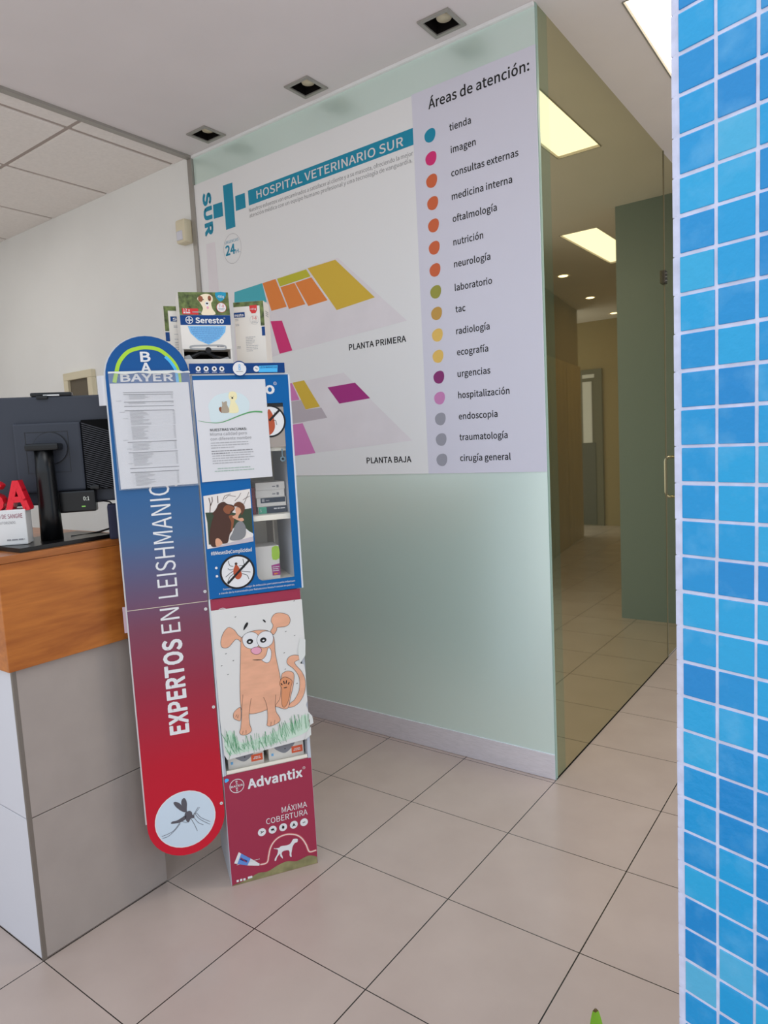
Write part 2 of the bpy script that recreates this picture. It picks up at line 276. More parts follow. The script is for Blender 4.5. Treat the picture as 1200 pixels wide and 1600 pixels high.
GLYPHS = json.loads(r"""{"#":[389,[[[77,53,71,0,85,0],[98,0,112,0,119,53],[125,107,132,160,166,160],[201,160,235,160,229,107],[223,53,216,0,230,0],[244,0,258,0,265,53],[271,107,277,160,302,160],[326,160,350,160,350,175],[350,190,350,204,328,204],[305,204,283,204,288,243],[293,282,298,321,320,321],[343,321,366,321,366,335],[366,350,366,365,345,365],[324,365,303,365,309,413],[315,461,321,508,307,508],[293,508,279,508,273,461],[267,413,261,365,226,365],[191,365,156,365,162,413],[168,461,174,508,161,508],[147,508,133,508,127,461],[121,413,115,365,91,365],[67,365,43,365,43,350],[43,335,43,321,66,321],[88,321,110,321,105,282],[100,243,95,204,73,204],[50,204,28,204,28,190],[28,175,28,160,49,160],[69,160,90,160,83,107]],[[171,204,137,204,141,243],[146,282,151,321,186,321],[221,321,256,321,251,282],[246,243,241,204,206,204]]]],",":[195,[[[47,-120,53,-133,116,-106],[155,-54,155,13,155,60],[134,88,101,88,75,88],[53,71,53,43,53,15],[74,-1,99,-1,102,-1],[105,-1,107,-1,106,-43],[81,-76,37,-95,42,-108]]]],"-":[243,[[[32,188,32,172,92,172],[152,172,211,172,211,188],[211,204,211,221,152,221],[92,221,32,221,32,204]]]],".":[195,[[[71,-9,97,-9,123,-9],[144,11,144,39,144,69],[123,88,97,88,71,88],[51,69,51,39,51,11]]]],"0":[389,[[[97,-9,195,-9,292,-9],[354,79,354,258,354,436],[292,522,195,522,97,522],[35,436,35,258,35,79]],[[253,43,195,43,137,43],[97,108,97,258,97,408],[137,472,195,472,253,472],[293,408,293,258,293,108]]]],"1":[389,[[[62,18,62,0,155,0],[249,0,343,0,343,18],[343,35,343,53,309,53],[275,53,240,53,240,207],[240,360,240,513,224,513],[208,513,191,513,163,497],[130,485,85,477,85,463],[85,450,85,436,115,436],[146,436,176,436,176,309],[176,181,176,53,138,53],[100,53,62,53,62,35]]]],"2":[389,[[[31,13,31,0,138,0],[246,0,354,0,354,18],[354,37,354,55,306,55],[259,55,211,55,186,55],[154,53,127,50,248,165],[329,269,329,372,329,463],[271,522,179,522,114,522],[69,493,28,447,40,435],[53,423,65,411,94,445],[130,471,172,471,235,471],[266,428,266,369,266,281],[192,179,31,38,31,25]]]],"4":[389,[[[238,47,238,0,258,0],[278,0,298,0,298,47],[298,94,298,141,321,141],[344,141,367,141,367,158],[367,176,367,193,344,193],[321,193,298,193,298,299],[298,406,298,513,275,513],[251,513,228,513,156,403],[85,293,14,183,14,169],[14,155,14,141,89,141],[163,141,238,141,238,94]],[[238,245,238,193,186,193],[133,193,81,193,120,251],[158,309,197,368,212,393],[226,419,239,443,240,443],[241,443,242,443,240,417],[238,375,238,350,238,298]]]],"7":[389,[[[148,195,139,0,161,0],[183,0,205,0,214,201],[235,321,356,475,356,488],[356,500,356,513,249,513],[141,513,34,513,34,495],[34,477,34,459,117,459],[201,459,284,459,183,319]]]],"8":[389,[[[101,-9,196,-9,292,-9],[356,49,356,123,356,194],[315,232,270,258,270,260],[270,261,270,262,300,286],[338,332,338,386,338,465],[285,521,197,521,118,521],[57,468,57,391,57,337],[89,298,126,272,126,271],[126,271,126,270,79,244],[32,196,32,127,32,48]],[[265,310,231,279,170,303],[115,330,115,391,115,440],[149,473,197,473,251,473],[284,433,284,382,284,345]],[[256,39,197,39,135,39],[89,78,89,133,89,182],[118,223,160,249,232,220],[296,195,296,125,296,74]]]],":":[195,[[[71,273,97,273,123,273],[144,293,144,322,144,351],[123,371,97,371,71,371],[51,351,51,322,51,293]],[[71,-9,97,-9,123,-9],[144,11,144,39,144,69],[123,88,97,88,71,88],[51,69,51,39,51,11]]]],">":[389,[[[27,121,27,102,139,146],[251,190,363,235,363,251],[363,268,363,285,251,329],[139,373,27,417,27,399],[27,380,27,362,82,342],[137,321,192,300,227,287],[262,274,297,261,297,260],[297,259,297,258,262,245],[227,232,192,219,137,199],[82,179,27,158,27,140]]]],"A":[426,[[[61,171,3,0,25,0],[46,0,68,0,85,52],[101,105,118,157,180,157],[243,157,305,157,322,105],[338,52,354,0,377,0],[400,0,423,0,365,171],[307,342,249,513,225,513],[201,513,176,513,119,342]],[[186,208,134,208,142,234],[151,261,159,287,177,345],[194,401,210,461,211,461],[212,461,213,461,230,401],[246,345,265,287,273,261],[281,234,289,208,237,208]]]],"B":[460,[[[71,171,71,0,125,0],[180,0,234,0,349,0],[429,50,429,151,429,221],[385,261,324,273,324,274],[324,275,324,277,373,292],[399,337,399,388,399,478],[326,513,223,513,172,513],[121,513,71,513,71,342]],[[161,296,135,296,135,351],[135,407,135,462,162,462],[188,462,214,462,295,462],[335,440,335,380,335,327],[300,296,211,296,186,296]],[[165,52,135,52,135,116],[135,181,135,245,165,245],[195,245,225,245,315,245],[365,216,365,153,365,83],[313,52,225,52,195,52]]]],"C":[447,[[[136,-9,264,-9,331,-9],[381,18,422,64,410,78],[398,92,386,106,353,69],[316,48,267,48,169,48],[107,129,107,258,107,387],[172,466,269,466,313,466],[347,446,374,417,386,431],[397,445,409,459,380,492],[331,522,268,522,138,522],[41,422,41,256,41,90]]]],"D":[482,[[[71,171,71,0,114,0],[158,0,202,0,356,0],[440,96,440,258,440,422],[356,513,199,513,156,513],[113,513,71,513,71,342]],[[155,53,135,53,135,189],[135,325,135,461,155,461],[174,461,193,461,314,461],[374,389,374,258,374,129],[314,53,193,53,174,53]]]],"E":[412,[[[71,171,71,0,172,0],[273,0,374,0,374,18],[374,37,374,55,294,55],[215,55,135,55,135,118],[135,180,135,242,200,242],[265,242,330,242,330,261],[330,279,330,298,265,298],[200,298,135,298,135,351],[135,405,135,459,212,459],[289,459,366,459,366,477],[366,495,366,513,268,513],[169,513,71,513,71,342]]]],"G":[482,[[[137,-9,272,-9,341,-9],[398,16,431,50,431,122],[431,194,431,266,374,266],[318,266,262,266,262,248],[262,230,262,212,298,212],[335,212,371,212,371,167],[371,123,371,78,351,59],[315,48,279,48,169,48],[107,129,107,258,107,387],[174,466,278,466,329,466],[363,444,389,417,400,431],[412,445,424,459,394,490],[347,522,276,522,140,522],[41,422,41,256,41,90]]]],"H":[510,[[[71,171,71,0,92,0],[114,0,135,0,135,81],[135,162,135,242,215,242],[295,242,375,242,375,162],[375,81,375,0,396,0],[418,0,440,0,440,171],[440,342,440,513,418,513],[396,513,375,513,375,442],[375,370,375,298,295,298],[215,298,135,298,135,370],[135,442,135,513,114,513],[92,513,71,513,71,342]]]],"I":[205,[[[71,171,71,0,92,0],[114,0,135,0,135,171],[135,342,135,513,114,513],[92,513,71,513,71,342]]]],"J":[375,[[[101,-9,166,-9,266,-9],[307,62,307,151,307,271],[307,392,307,513,286,513],[264,513,242,513,242,394],[242,276,242,157,242,79],[215,48,160,48,123,48],[94,64,71,106,55,95],[40,83,25,72,55,19]]]],"L":[380,[[[71,171,71,0,167,0],[264,0,360,0,360,18],[360,37,360,55,285,55],[210,55,135,55,135,208],[135,361,135,513,114,513],[92,513,71,513,71,342]]]],"M":[569,[[[71,171,71,0,90,0],[109,0,129,0,129,95],[129,190,129,284,129,328],[125,391,120,436,121,436],[122,436,123,436,137,397],[151,358,165,319,197,230],[229,141,262,52,276,52],[291,52,305,52,338,141],[370,230,402,319,416,358],[430,397,443,436,444,436],[445,436,446,436,443,391],[438,328,438,284,438,190],[438,95,438,0,458,0],[478,0,498,0,498,171],[498,342,498,513,472,513],[446,513,420,513,387,422],[355,330,322,239,310,204],[300,167,286,132,285,132],[285,132,284,132,271,167],[260,204,246,239,214,330],[181,422,148,513,123,513],[97,513,71,513,71,342]]]],"N":[506,[[[71,171,71,0,91,0],[111,0,132,0,132,90],[132,180,132,270,132,324],[127,378,124,430,125,430],[126,430,127,430,145,395],[164,359,182,324,244,216],[307,108,369,0,391,0],[413,0,436,0,436,171],[436,342,436,513,415,513],[394,513,374,513,374,424],[374,335,374,246,374,193],[379,135,383,84,382,84],[381,84,380,84,361,119],[343,155,324,190,262,298],[199,405,137,513,115,513],[93,513,71,513,71,342]]]],"O":[520,[[[131,-9,260,-9,389,-9],[479,94,479,258,479,423],[389,522,260,522,131,522],[41,423,41,258,41,94]],[[352,48,260,48,167,48],[107,130,107,258,107,387],[167,466,260,466,352,466],[412,387,412,258,412,130]]]],"P":[443,[[[71,171,71,0,92,0],[114,0,135,0,135,68],[135,136,135,204,163,204],[192,204,220,204,333,204],[409,254,409,363,409,475],[332,513,217,513,168,513],[120,513,71,513,71,342]],[[161,257,135,257,135,325],[135,393,135,461,160,461],[184,461,209,461,299,461],[345,438,345,363,345,289],[302,257,211,257,186,257]]]],"R":[445,[[[164,270,135,270,135,333],[135,397,135,461,164,461],[193,461,221,461,302,461],[346,437,346,370,346,303],[302,270,221,270,193,270]],[[311,73,352,0,377,0],[401,0,425,0,382,75],[338,150,295,225,364,242],[410,289,410,370,410,476],[335,513,231,513,178,513],[124,513,71,513,71,342],[71,171,71,0,92,0],[114,0,135,0,135,73],[135,145,135,218,166,218],[197,218,228,218,269,145]]]],"S":[417,[[[140,-9,213,-9,320,-9],[387,55,387,137,387,213],[341,248,282,274,257,284],[233,295,209,305,169,322],[123,341,123,391,123,437],[161,466,219,466,267,466],[305,447,336,418,347,432],[359,446,370,459,334,496],[280,522,219,522,126,522],[57,466,57,387,57,312],[114,275,162,255,186,244],[211,233,235,223,284,201],[321,184,321,131,321,81],[282,48,214,48,160,48],[109,73,72,111,59,96],[46,81,34,67,78,20]]]],"T":[419,[[[177,153,177,0,199,0],[221,0,242,0,242,153],[242,306,242,459,294,459],[346,459,398,459,398,477],[398,495,398,513,272,513],[147,513,22,513,22,495],[22,477,22,459,74,459],[125,459,177,459,177,306]]]],"U":[505,[[[148,-9,253,-9,357,-9],[437,47,437,211,437,312],[437,413,437,513,416,513],[395,513,375,513,375,412],[375,311,375,210,375,87],[321,48,253,48,186,48],[133,87,133,210,133,311],[133,412,133,513,112,513],[90,513,69,513,69,413],[69,312,69,211,69,47]]]],"V":[403,[[[110,171,165,0,190,0],[215,0,239,0,294,171],[348,342,403,513,381,513],[359,513,337,513,309,421],[282,328,254,235,237,175],[224,126,204,66,204,66],[203,66,202,66,183,126],[169,175,152,235,124,328],[96,421,69,513,46,513],[23,513,1,513,55,342]]]],"X":[401,[[[62,88,12,0,35,0],[58,0,81,0,105,46],[130,92,154,139,167,165],[181,190,195,222,196,222],[197,222,198,222,215,190],[229,165,242,139,268,92],[293,46,319,0,342,0],[366,0,390,0,340,87],[290,175,239,262,286,346],[333,430,380,513,357,513],[334,513,312,513,289,470],[266,426,243,382,230,359],[221,337,207,307,206,307],[205,307,204,307,187,337],[176,359,163,382,140,426],[116,470,93,513,69,513],[46,513,22,513,68,431],[115,348,162,265,112,177]]]],"Y":[372,[[[153,66,153,0,175,0],[196,0,218,0,218,66],[218,133,218,199,269,304],[321,408,373,513,350,513],[328,513,305,513,283,465],[261,417,239,368,223,331],[206,294,188,256,187,256],[186,256,185,256,167,294],[151,331,134,368,112,417],[90,465,68,513,45,513],[22,513,-1,513,51,408],[102,304,153,199,153,133]]]],"Z":[422,[[[35,13,35,0,153,0],[271,0,389,0,389,18],[389,37,389,55,298,55],[206,55,115,55,205,195],[296,335,386,475,386,488],[386,500,386,513,277,513],[168,513,60,513,60,495],[60,477,60,459,142,459],[224,459,306,459,216,319],[125,179,35,39,35,26]]]],"a":[394,[[[88,-9,152,-9,199,-9],[242,15,278,46,279,46],[279,46,280,46,282,30],[284,15,286,0,303,0],[321,0,338,0,338,78],[338,156,338,234,338,328],[300,390,207,390,145,390],[92,363,57,340,66,326],[74,311,82,296,112,317],[152,337,196,337,258,337],[275,290,275,241,113,223],[41,181,41,99,41,30]],[[207,43,170,43,132,43],[103,60,103,103,103,152],[146,183,275,198,275,163],[275,128,275,92,237,60]]]],"b":[433,[[[197,-9,232,-9,319,-9],[397,66,397,196,397,314],[344,390,246,390,203,390],[161,366,126,337,127,359],[128,382,129,405,129,456],[129,507,129,557,107,557],[86,557,64,557,64,372],[64,186,64,0,81,0],[99,0,116,0,117,13],[119,26,121,39,122,39],[123,39,124,39,157,9]],[[284,45,221,45,196,45],[162,55,129,84,129,151],[129,218,129,284,165,318],[198,336,230,336,303,336],[331,280,331,195,331,102]]]],"c":[357,[[[113,-9,214,-9,260,-9],[303,9,338,39,328,53],[319,67,310,82,286,61],[255,44,220,44,150,44],[102,102,102,190,102,277],[153,336,222,336,251,336],[276,323,298,303,308,317],[319,331,330,345,303,369],[269,390,219,390,121,390],[36,317,36,190,36,64]]]],"d":[434,[[[99,-9,194,-9,239,-9],[280,15,310,45,310,45],[311,45,312,45,313,30],[315,15,317,0,335,0],[352,0,370,0,370,186],[370,372,370,557,348,557],[327,557,305,557,305,509],[305,460,305,411,306,389],[308,368,309,346,275,373],[246,390,202,390,115,390],[37,313,37,190,37,63]],[[243,45,208,45,141,45],[103,99,103,190,103,277],[152,336,213,336,244,336],[274,325,305,296,305,230],[305,163,305,97,274,62]]]],"e":[388,[[[117,-9,218,-9,270,-9],[310,8,343,29,336,44],[328,58,321,72,292,53],[263,42,225,42,153,42],[104,94,99,175,185,175],[270,175,356,175,357,185],[359,197,359,211,359,320],[304,390,207,390,120,390],[36,314,36,190,36,64]],[[167,221,99,221,106,296],[154,339,208,339,268,339],[303,298,303,221,235,221]]]],"f":[228,[[[23,345,23,328,40,328],[58,328,75,328,75,219],[75,109,75,0,96,0],[117,0,139,0,139,109],[139,219,139,328,165,328],[192,328,219,328,219,346],[219,363,219,380,192,380],[165,380,139,380,139,400],[139,420,139,440,139,489],[156,515,193,515,206,515],[221,512,235,505,240,521],[245,538,249,555,232,562],[209,567,186,567,110,567],[75,518,75,441,75,421],[75,401,75,380,58,379],[40,378,23,377,23,361]]]],"g":[395,[[[100,-175,193,-175,310,-175],[385,-114,385,-43,385,20],[340,47,253,47,228,47],[203,47,178,47,127,47],[111,64,111,88,111,109],[122,122,136,134,153,125],[174,120,192,120,270,120],[331,172,331,253,331,286],[319,314,300,331,326,331],[352,331,378,331,378,348],[378,364,378,380,334,380],[290,380,246,380,232,386],[214,390,192,390,116,390],[50,338,50,254,50,209],[74,172,99,152,99,151],[99,150,99,149,79,135],[57,110,57,78,57,48],[72,28,92,16,92,15],[92,14,92,13,56,-9],[36,-41,36,-74,36,-139]],[[236,164,192,164,148,164],[111,199,111,254,111,310],[148,343,192,343,237,343],[273,310,273,254,273,199]],[[275,-131,202,-131,132,-131],[92,-105,92,-64,92,-43],[103,-20,130,0,147,-4],[165,-6,179,-6,201,-6],[223,-6,245,-6,296,-6],[322,-18,322,-54,322,-93]]]],"h":[425,[[[64,186,64,0,86,0],[107,0,129,0,129,92],[129,184,129,276,167,314],[193,334,232,334,283,334],[305,304,305,232,305,155],[305,77,305,0,326,0],[347,0,368,0,368,80],[368,161,368,241,368,338],[332,390,252,390,200,390],[161,361,126,326,127,352],[128,379,129,405,129,456],[129,507,129,557,107,557],[86,557,64,557,64,372]]]],"i":[193,[[[64,127,64,0,86,0],[107,0,129,0,129,127],[129,254,129,380,107,380],[86,380,64,380,64,254]],[[71,459,97,459,122,459],[139,475,139,501,139,526],[122,543,97,543,71,543],[55,526,55,501,55,475]]]],"j":[193,[[[2,-169,25,-169,100,-169],[129,-121,129,-43,129,98],[129,239,129,380,108,380],[86,380,65,380,65,239],[65,98,65,-43,65,-90],[56,-118,18,-118,5,-118],[-8,-115,-18,-111,-22,-127],[-27,-144,-31,-160,-18,-165]],[[71,459,97,459,121,459],[139,475,139,501,139,526],[121,543,97,543,71,543],[54,526,54,501,54,475]]]],"k":[387,[[[64,186,64,0,85,0],[106,0,127,0,127,33],[127,67,127,100,151,128],[175,156,199,183,236,122],[273,61,310,0,333,0],[356,0,380,0,332,76],[284,151,236,227,278,278],[320,329,363,380,339,380],[315,380,291,380,238,313],[184,247,130,180,129,180],[128,180,127,180,127,306],[127,432,127,557,106,557],[85,557,64,557,64,372]]]],"l":[199,[[[84,-9,132,-9,149,-9],[160,-6,169,-4,166,13],[163,29,160,46,153,44],[150,44,146,44,137,44],[129,52,129,71,129,233],[129,395,129,557,107,557],[86,557,64,557,64,397],[64,236,64,76,64,22]]]],"m":[648,[[[64,127,64,0,86,0],[107,0,129,0,129,92],[129,184,129,276,163,315],[195,334,224,334,272,334],[295,304,295,232,295,155],[295,77,295,0,316,0],[337,0,359,0,359,92],[359,184,359,276,394,315],[425,334,454,334,503,334],[525,304,525,232,525,155],[525,77,525,0,546,0],[568,0,589,0,589,80],[589,161,589,241,589,338],[552,390,474,390,427,390],[388,360,348,317,333,362],[302,390,243,390,197,390],[158,361,125,325,124,325],[124,325,123,325,121,343],[119,362,117,380,99,380],[82,380,64,380,64,254]]]],"n":[427,[[[64,127,64,0,86,0],[107,0,129,0,129,92],[129,184,129,276,167,314],[193,334,232,334,283,334],[305,304,305,232,305,155],[305,77,305,0,326,0],[347,0,368,0,368,80],[368,161,368,241,368,338],[332,390,252,390,200,390],[160,361,125,325,124,325],[124,325,123,325,121,343],[119,362,117,380,99,380],[82,380,64,380,64,254]]]],"o":[424,[[[119,-9,212,-9,305,-9],[388,64,388,190,388,317],[305,390,212,390,119,390],[36,317,36,190,36,64]],[[278,44,212,44,146,44],[102,102,102,190,102,277],[146,336,212,336,278,336],[323,277,323,190,323,102]]]],"p":[434,[[[64,20,64,-160,86,-160],[107,-160,129,-160,129,-117],[129,-74,129,-32,128,-9],[127,13,127,35,161,6],[197,-9,232,-9,319,-9],[397,66,397,196,397,314],[344,390,246,390,202,390],[159,365,125,336,124,336],[124,336,123,336,121,351],[119,366,117,380,99,380],[82,380,64,380,64,200]],[[284,45,221,45,196,45],[162,55,129,84,129,151],[129,218,129,284,165,318],[198,336,230,336,303,336],[331,280,331,195,331,102]]]],"q":[434,[[[305,-115,305,-160,327,-160],[348,-160,370,-160,370,20],[370,200,370,380,353,380],[336,380,319,380,317,368],[314,356,312,345,312,345],[311,345,311,345,277,374],[246,390,202,390,115,390],[37,313,37,190,37,63],[99,-9,194,-9,238,-9],[278,14,309,44,308,21],[306,-2,305,-25,305,-70]],[[243,45,208,45,141,45],[103,99,103,190,103,277],[152,336,213,336,244,336],[274,325,305,296,305,230],[305,163,305,97,274,62]]]],"r":[272,[[[64,127,64,0,86,0],[107,0,129,0,129,81],[129,163,129,244,154,309],[193,333,224,333,240,333],[249,331,261,326,265,345],[269,363,273,382,261,388],[249,390,232,390,190,390],[151,359,125,311,124,311],[124,311,123,311,121,334],[119,357,117,380,99,380],[82,380,64,380,64,254]]]],"s":[328,[[[110,-9,164,-9,254,-9],[302,42,302,104,302,176],[242,198,186,219,144,235],[104,249,104,285,104,315],[127,340,175,340,209,340],[235,326,261,307,271,320],[282,333,292,347,263,370],[221,390,174,390,91,390],[43,342,43,282,43,217],[101,192,154,172,196,157],[241,139,241,100,241,67],[216,41,166,41,120,41],[87,59,53,86,43,72],[33,58,22,43,58,13]]]],"t":[264,[[[103,-9,183,-9,207,-9],[232,-2,254,5,250,21],[246,37,242,53,229,48],[212,43,198,43,154,43],[139,69,139,116,139,187],[139,257,139,328,174,328],[208,328,243,328,243,346],[243,363,243,380,208,380],[174,380,139,380,139,416],[139,452,139,487,122,487],[104,487,86,487,84,452],[81,416,79,380,59,379],[39,378,19,377,19,361],[19,345,19,328,38,328],[57,328,76,328,76,258],[76,188,76,118,76,41]]]],"u":[425,[[[95,-9,176,-9,228,-9],[265,18,301,60,302,60],[303,60,303,60,305,40],[306,20,308,0,326,0],[344,0,361,0,361,127],[361,254,361,380,340,380],[319,380,298,380,298,290],[298,201,298,111,261,66],[234,46,195,46,144,46],[123,76,123,147,123,225],[123,303,123,380,102,380],[80,380,59,380,59,300],[59,220,59,139,59,42]]]],"v":[365,[[[101,127,146,0,171,0],[196,0,221,0,266,127],[311,254,356,380,335,380],[314,380,293,380,269,308],[245,236,221,164,209,127],[197,88,186,52,184,52],[183,52,182,52,171,88],[159,127,147,164,123,236],[99,308,76,380,53,380],[31,380,9,380,55,254]]]],"x":[349,[[[52,66,11,0,33,0],[55,0,78,0,95,30],[112,59,129,89,142,112],[154,135,167,157,169,157],[170,157,171,157,186,135],[200,112,212,89,231,59],[250,30,268,0,292,0],[315,0,338,0,296,64],[255,128,213,192,251,255],[290,317,328,380,306,380],[284,380,262,380,246,352],[231,325,215,297,203,275],[193,255,181,233,180,233],[179,233,178,233,165,255],[152,275,141,297,124,325],[107,352,90,380,67,380],[43,380,20,380,59,320],[97,259,136,198,94,132]]]],"y":[365,[[[53,-164,71,-164,146,-164],[186,-106,213,-32,261,105],[308,243,356,380,335,380],[314,380,293,380,271,310],[248,240,225,169,215,135],[204,97,194,62,193,62],[192,62,190,62,177,97],[165,136,153,169,127,240],[101,310,76,380,53,380],[31,380,9,380,60,253],[111,126,162,-1,159,-10],[156,-20,153,-29,137,-76],[111,-111,68,-111,57,-111],[46,-108,39,-105,34,-122],[30,-139,26,-156,38,-161]]]],"z":[333,[[[25,11,25,0,120,0],[216,0,312,0,312,17],[312,35,312,52,243,52],[174,52,105,52,172,150],[239,248,306,346,306,357],[306,369,306,380,219,380],[133,380,46,380,46,363],[46,346,46,328,106,328],[165,328,225,328,158,230],[91,132,25,34,25,23]]]],"®":[331,[[[85,250,165,250,246,250],[312,312,312,404,312,495],[246,558,165,558,85,558],[18,495,18,404,18,312]],[[231,278,165,278,99,278],[49,330,49,404,49,478],[99,530,165,530,231,530],[282,478,282,404,282,330]],[[109,379,109,326,119,326],[130,326,141,326,141,345],[141,363,141,382,151,382],[162,382,172,382,182,363],[191,345,200,326,212,326],[224,326,236,326,224,348],[212,370,200,391,217,398],[229,416,229,435,229,472],[200,485,168,485,148,485],[128,485,109,485,109,432]],[[147,406,141,406,141,424],[141,442,141,459,148,459],[155,459,162,459,186,459],[195,448,195,433,195,415],[182,406,160,406,154,406]]]],"Á":[426,[[[189,556,199,546,238,575],[278,605,317,635,305,650],[293,665,281,679,244,645],[207,612,170,578,180,567]],[[61,171,3,0,25,0],[46,0,68,0,85,52],[101,105,118,157,180,157],[243,157,305,157,322,105],[338,52,354,0,377,0],[400,0,423,0,365,171],[307,342,249,513,225,513],[201,513,176,513,119,342]],[[186,208,134,208,142,234],[151,261,159,287,177,345],[194,401,210,461,211,461],[212,461,213,461,230,401],[246,345,265,287,273,261],[281,234,289,208,237,208]]]],"Í":[205,[[[71,171,71,0,92,0],[114,0,135,0,135,171],[135,342,135,513,114,513],[92,513,71,513,71,342]],[[80,556,90,546,129,575],[169,605,208,635,196,650],[184,665,172,679,135,645],[99,612,62,578,71,567]]]],"é":[388,[[[117,-9,218,-9,270,-9],[310,8,343,29,336,44],[328,58,321,72,292,53],[263,42,225,42,153,42],[104,94,99,175,185,175],[270,175,356,175,357,185],[359,197,359,211,359,320],[304,390,207,390,120,390],[36,314,36,190,36,64]],[[167,221,99,221,106,296],[154,339,208,339,268,339],[303,298,303,221,235,221]],[[184,459,195,448,236,488],[277,528,317,569,303,583],[288,597,273,611,236,567],[199,524,162,480,173,470]]]],"í":[193,[[[64,127,64,0,86,0],[107,0,129,0,129,127],[129,254,129,380,107,380],[86,380,64,380,64,254]],[[75,459,86,448,127,488],[168,528,209,569,194,583],[178,597,163,611,126,567],[89,524,53,480,64,470]]]],"ó":[424,[[[119,-9,212,-9,305,-9],[388,64,388,190,388,317],[305,390,212,390,119,390],[36,317,36,190,36,64]],[[278,44,212,44,146,44],[102,102,102,190,102,277],[146,336,212,336,278,336],[323,277,323,190,323,102]],[[189,459,200,448,241,488],[282,528,324,569,309,583],[294,597,279,611,242,567],[204,524,167,480,178,470]]]],"≤":[700,[[[606,11,612,25,438,96],[263,166,89,237,83,223],[78,209,72,195,246,124],[421,54,595,-17,601,-3]],[[338,286,201,342,201,342],[201,343,201,344,338,399],[476,455,613,511,607,525],[601,540,595,555,421,485],[247,414,73,344,73,343],[73,342,73,342,247,271],[421,201,595,130,601,145],[607,160,613,175,476,231]]]]}""")
CAP = 0.514
_fonts = {}
def text_mesh(s, bold):
    """lettering built from bezier outlines: vertices and faces with cap height CAP"""
    key = (s, bold)
    if key not in _fonts:
        c = bpy.data.curves.new('lettering', 'CURVE'); c.dimensions = '2D'; c.fill_mode = 'BOTH'; c.resolution_u = 3
        x = 0.0
        for ch in s:
            if ch == ' ': x += 0.155; continue
            adv, spl = GLYPHS[ch]
            for pts in spl:
                sp = c.splines.new('BEZIER'); sp.use_cyclic_u = True; sp.bezier_points.add(len(pts)-1)
                for p, q in zip(sp.bezier_points, pts):
                    p.handle_left_type = p.handle_right_type = 'FREE'
                    p.handle_left = (x+q[0]/1000, q[1]/1000, 0); p.co = (x+q[2]/1000, q[3]/1000, 0); p.handle_right = (x+q[4]/1000, q[5]/1000, 0)
            x += adv/1000+bold*0.5
        o = bpy.data.objects.new('lettering', c); COL.objects.link(o)
        me = bpy.data.meshes.new_from_object(o.evaluated_get(bpy.context.evaluated_depsgraph_get()))
        vv = [(v.co.x, v.co.y, 0.0) for v in me.vertices]; ff = [tuple(p.vertices) for p in me.polygons]
        bpy.data.objects.remove(o); bpy.data.curves.remove(c); bpy.data.meshes.remove(me)
        if bold > 0:
            from collections import Counter
            h = bold*0.62; ed = Counter()
            for f in ff:
                for i in range(len(f)): ed[tuple(sorted((f[i], f[(i+1) % len(f)])))] += 1
            for (i, j), n_ in ed.items():
                if n_ != 1: continue
                a, b = vv[i], vv[j]; dx, dy = b[0]-a[0], b[1]-a[1]; q = math.hypot(dx, dy)
                if q < 1e-6: continue
                dx, dy = dx/q*h, dy/q*h; k = len(vv); e = 0.6; dz = 3e-5*(1+(k//4) % 7)
                vv += [(a[0]-dx*e-dy, a[1]-dy*e+dx, dz), (a[0]-dx*e+dy, a[1]-dy*e-dx, dz), (b[0]+dx*e+dy, b[1]+dy*e-dx, dz), (b[0]+dx*e-dy, b[1]+dy*e+dx, dz)]
                ff.append((k, k+1, k+2, k+3))
        _fonts[key] = (vv, ff)
    return _fonts[key]
def cap_height(bold): return CAP+bold*0.62

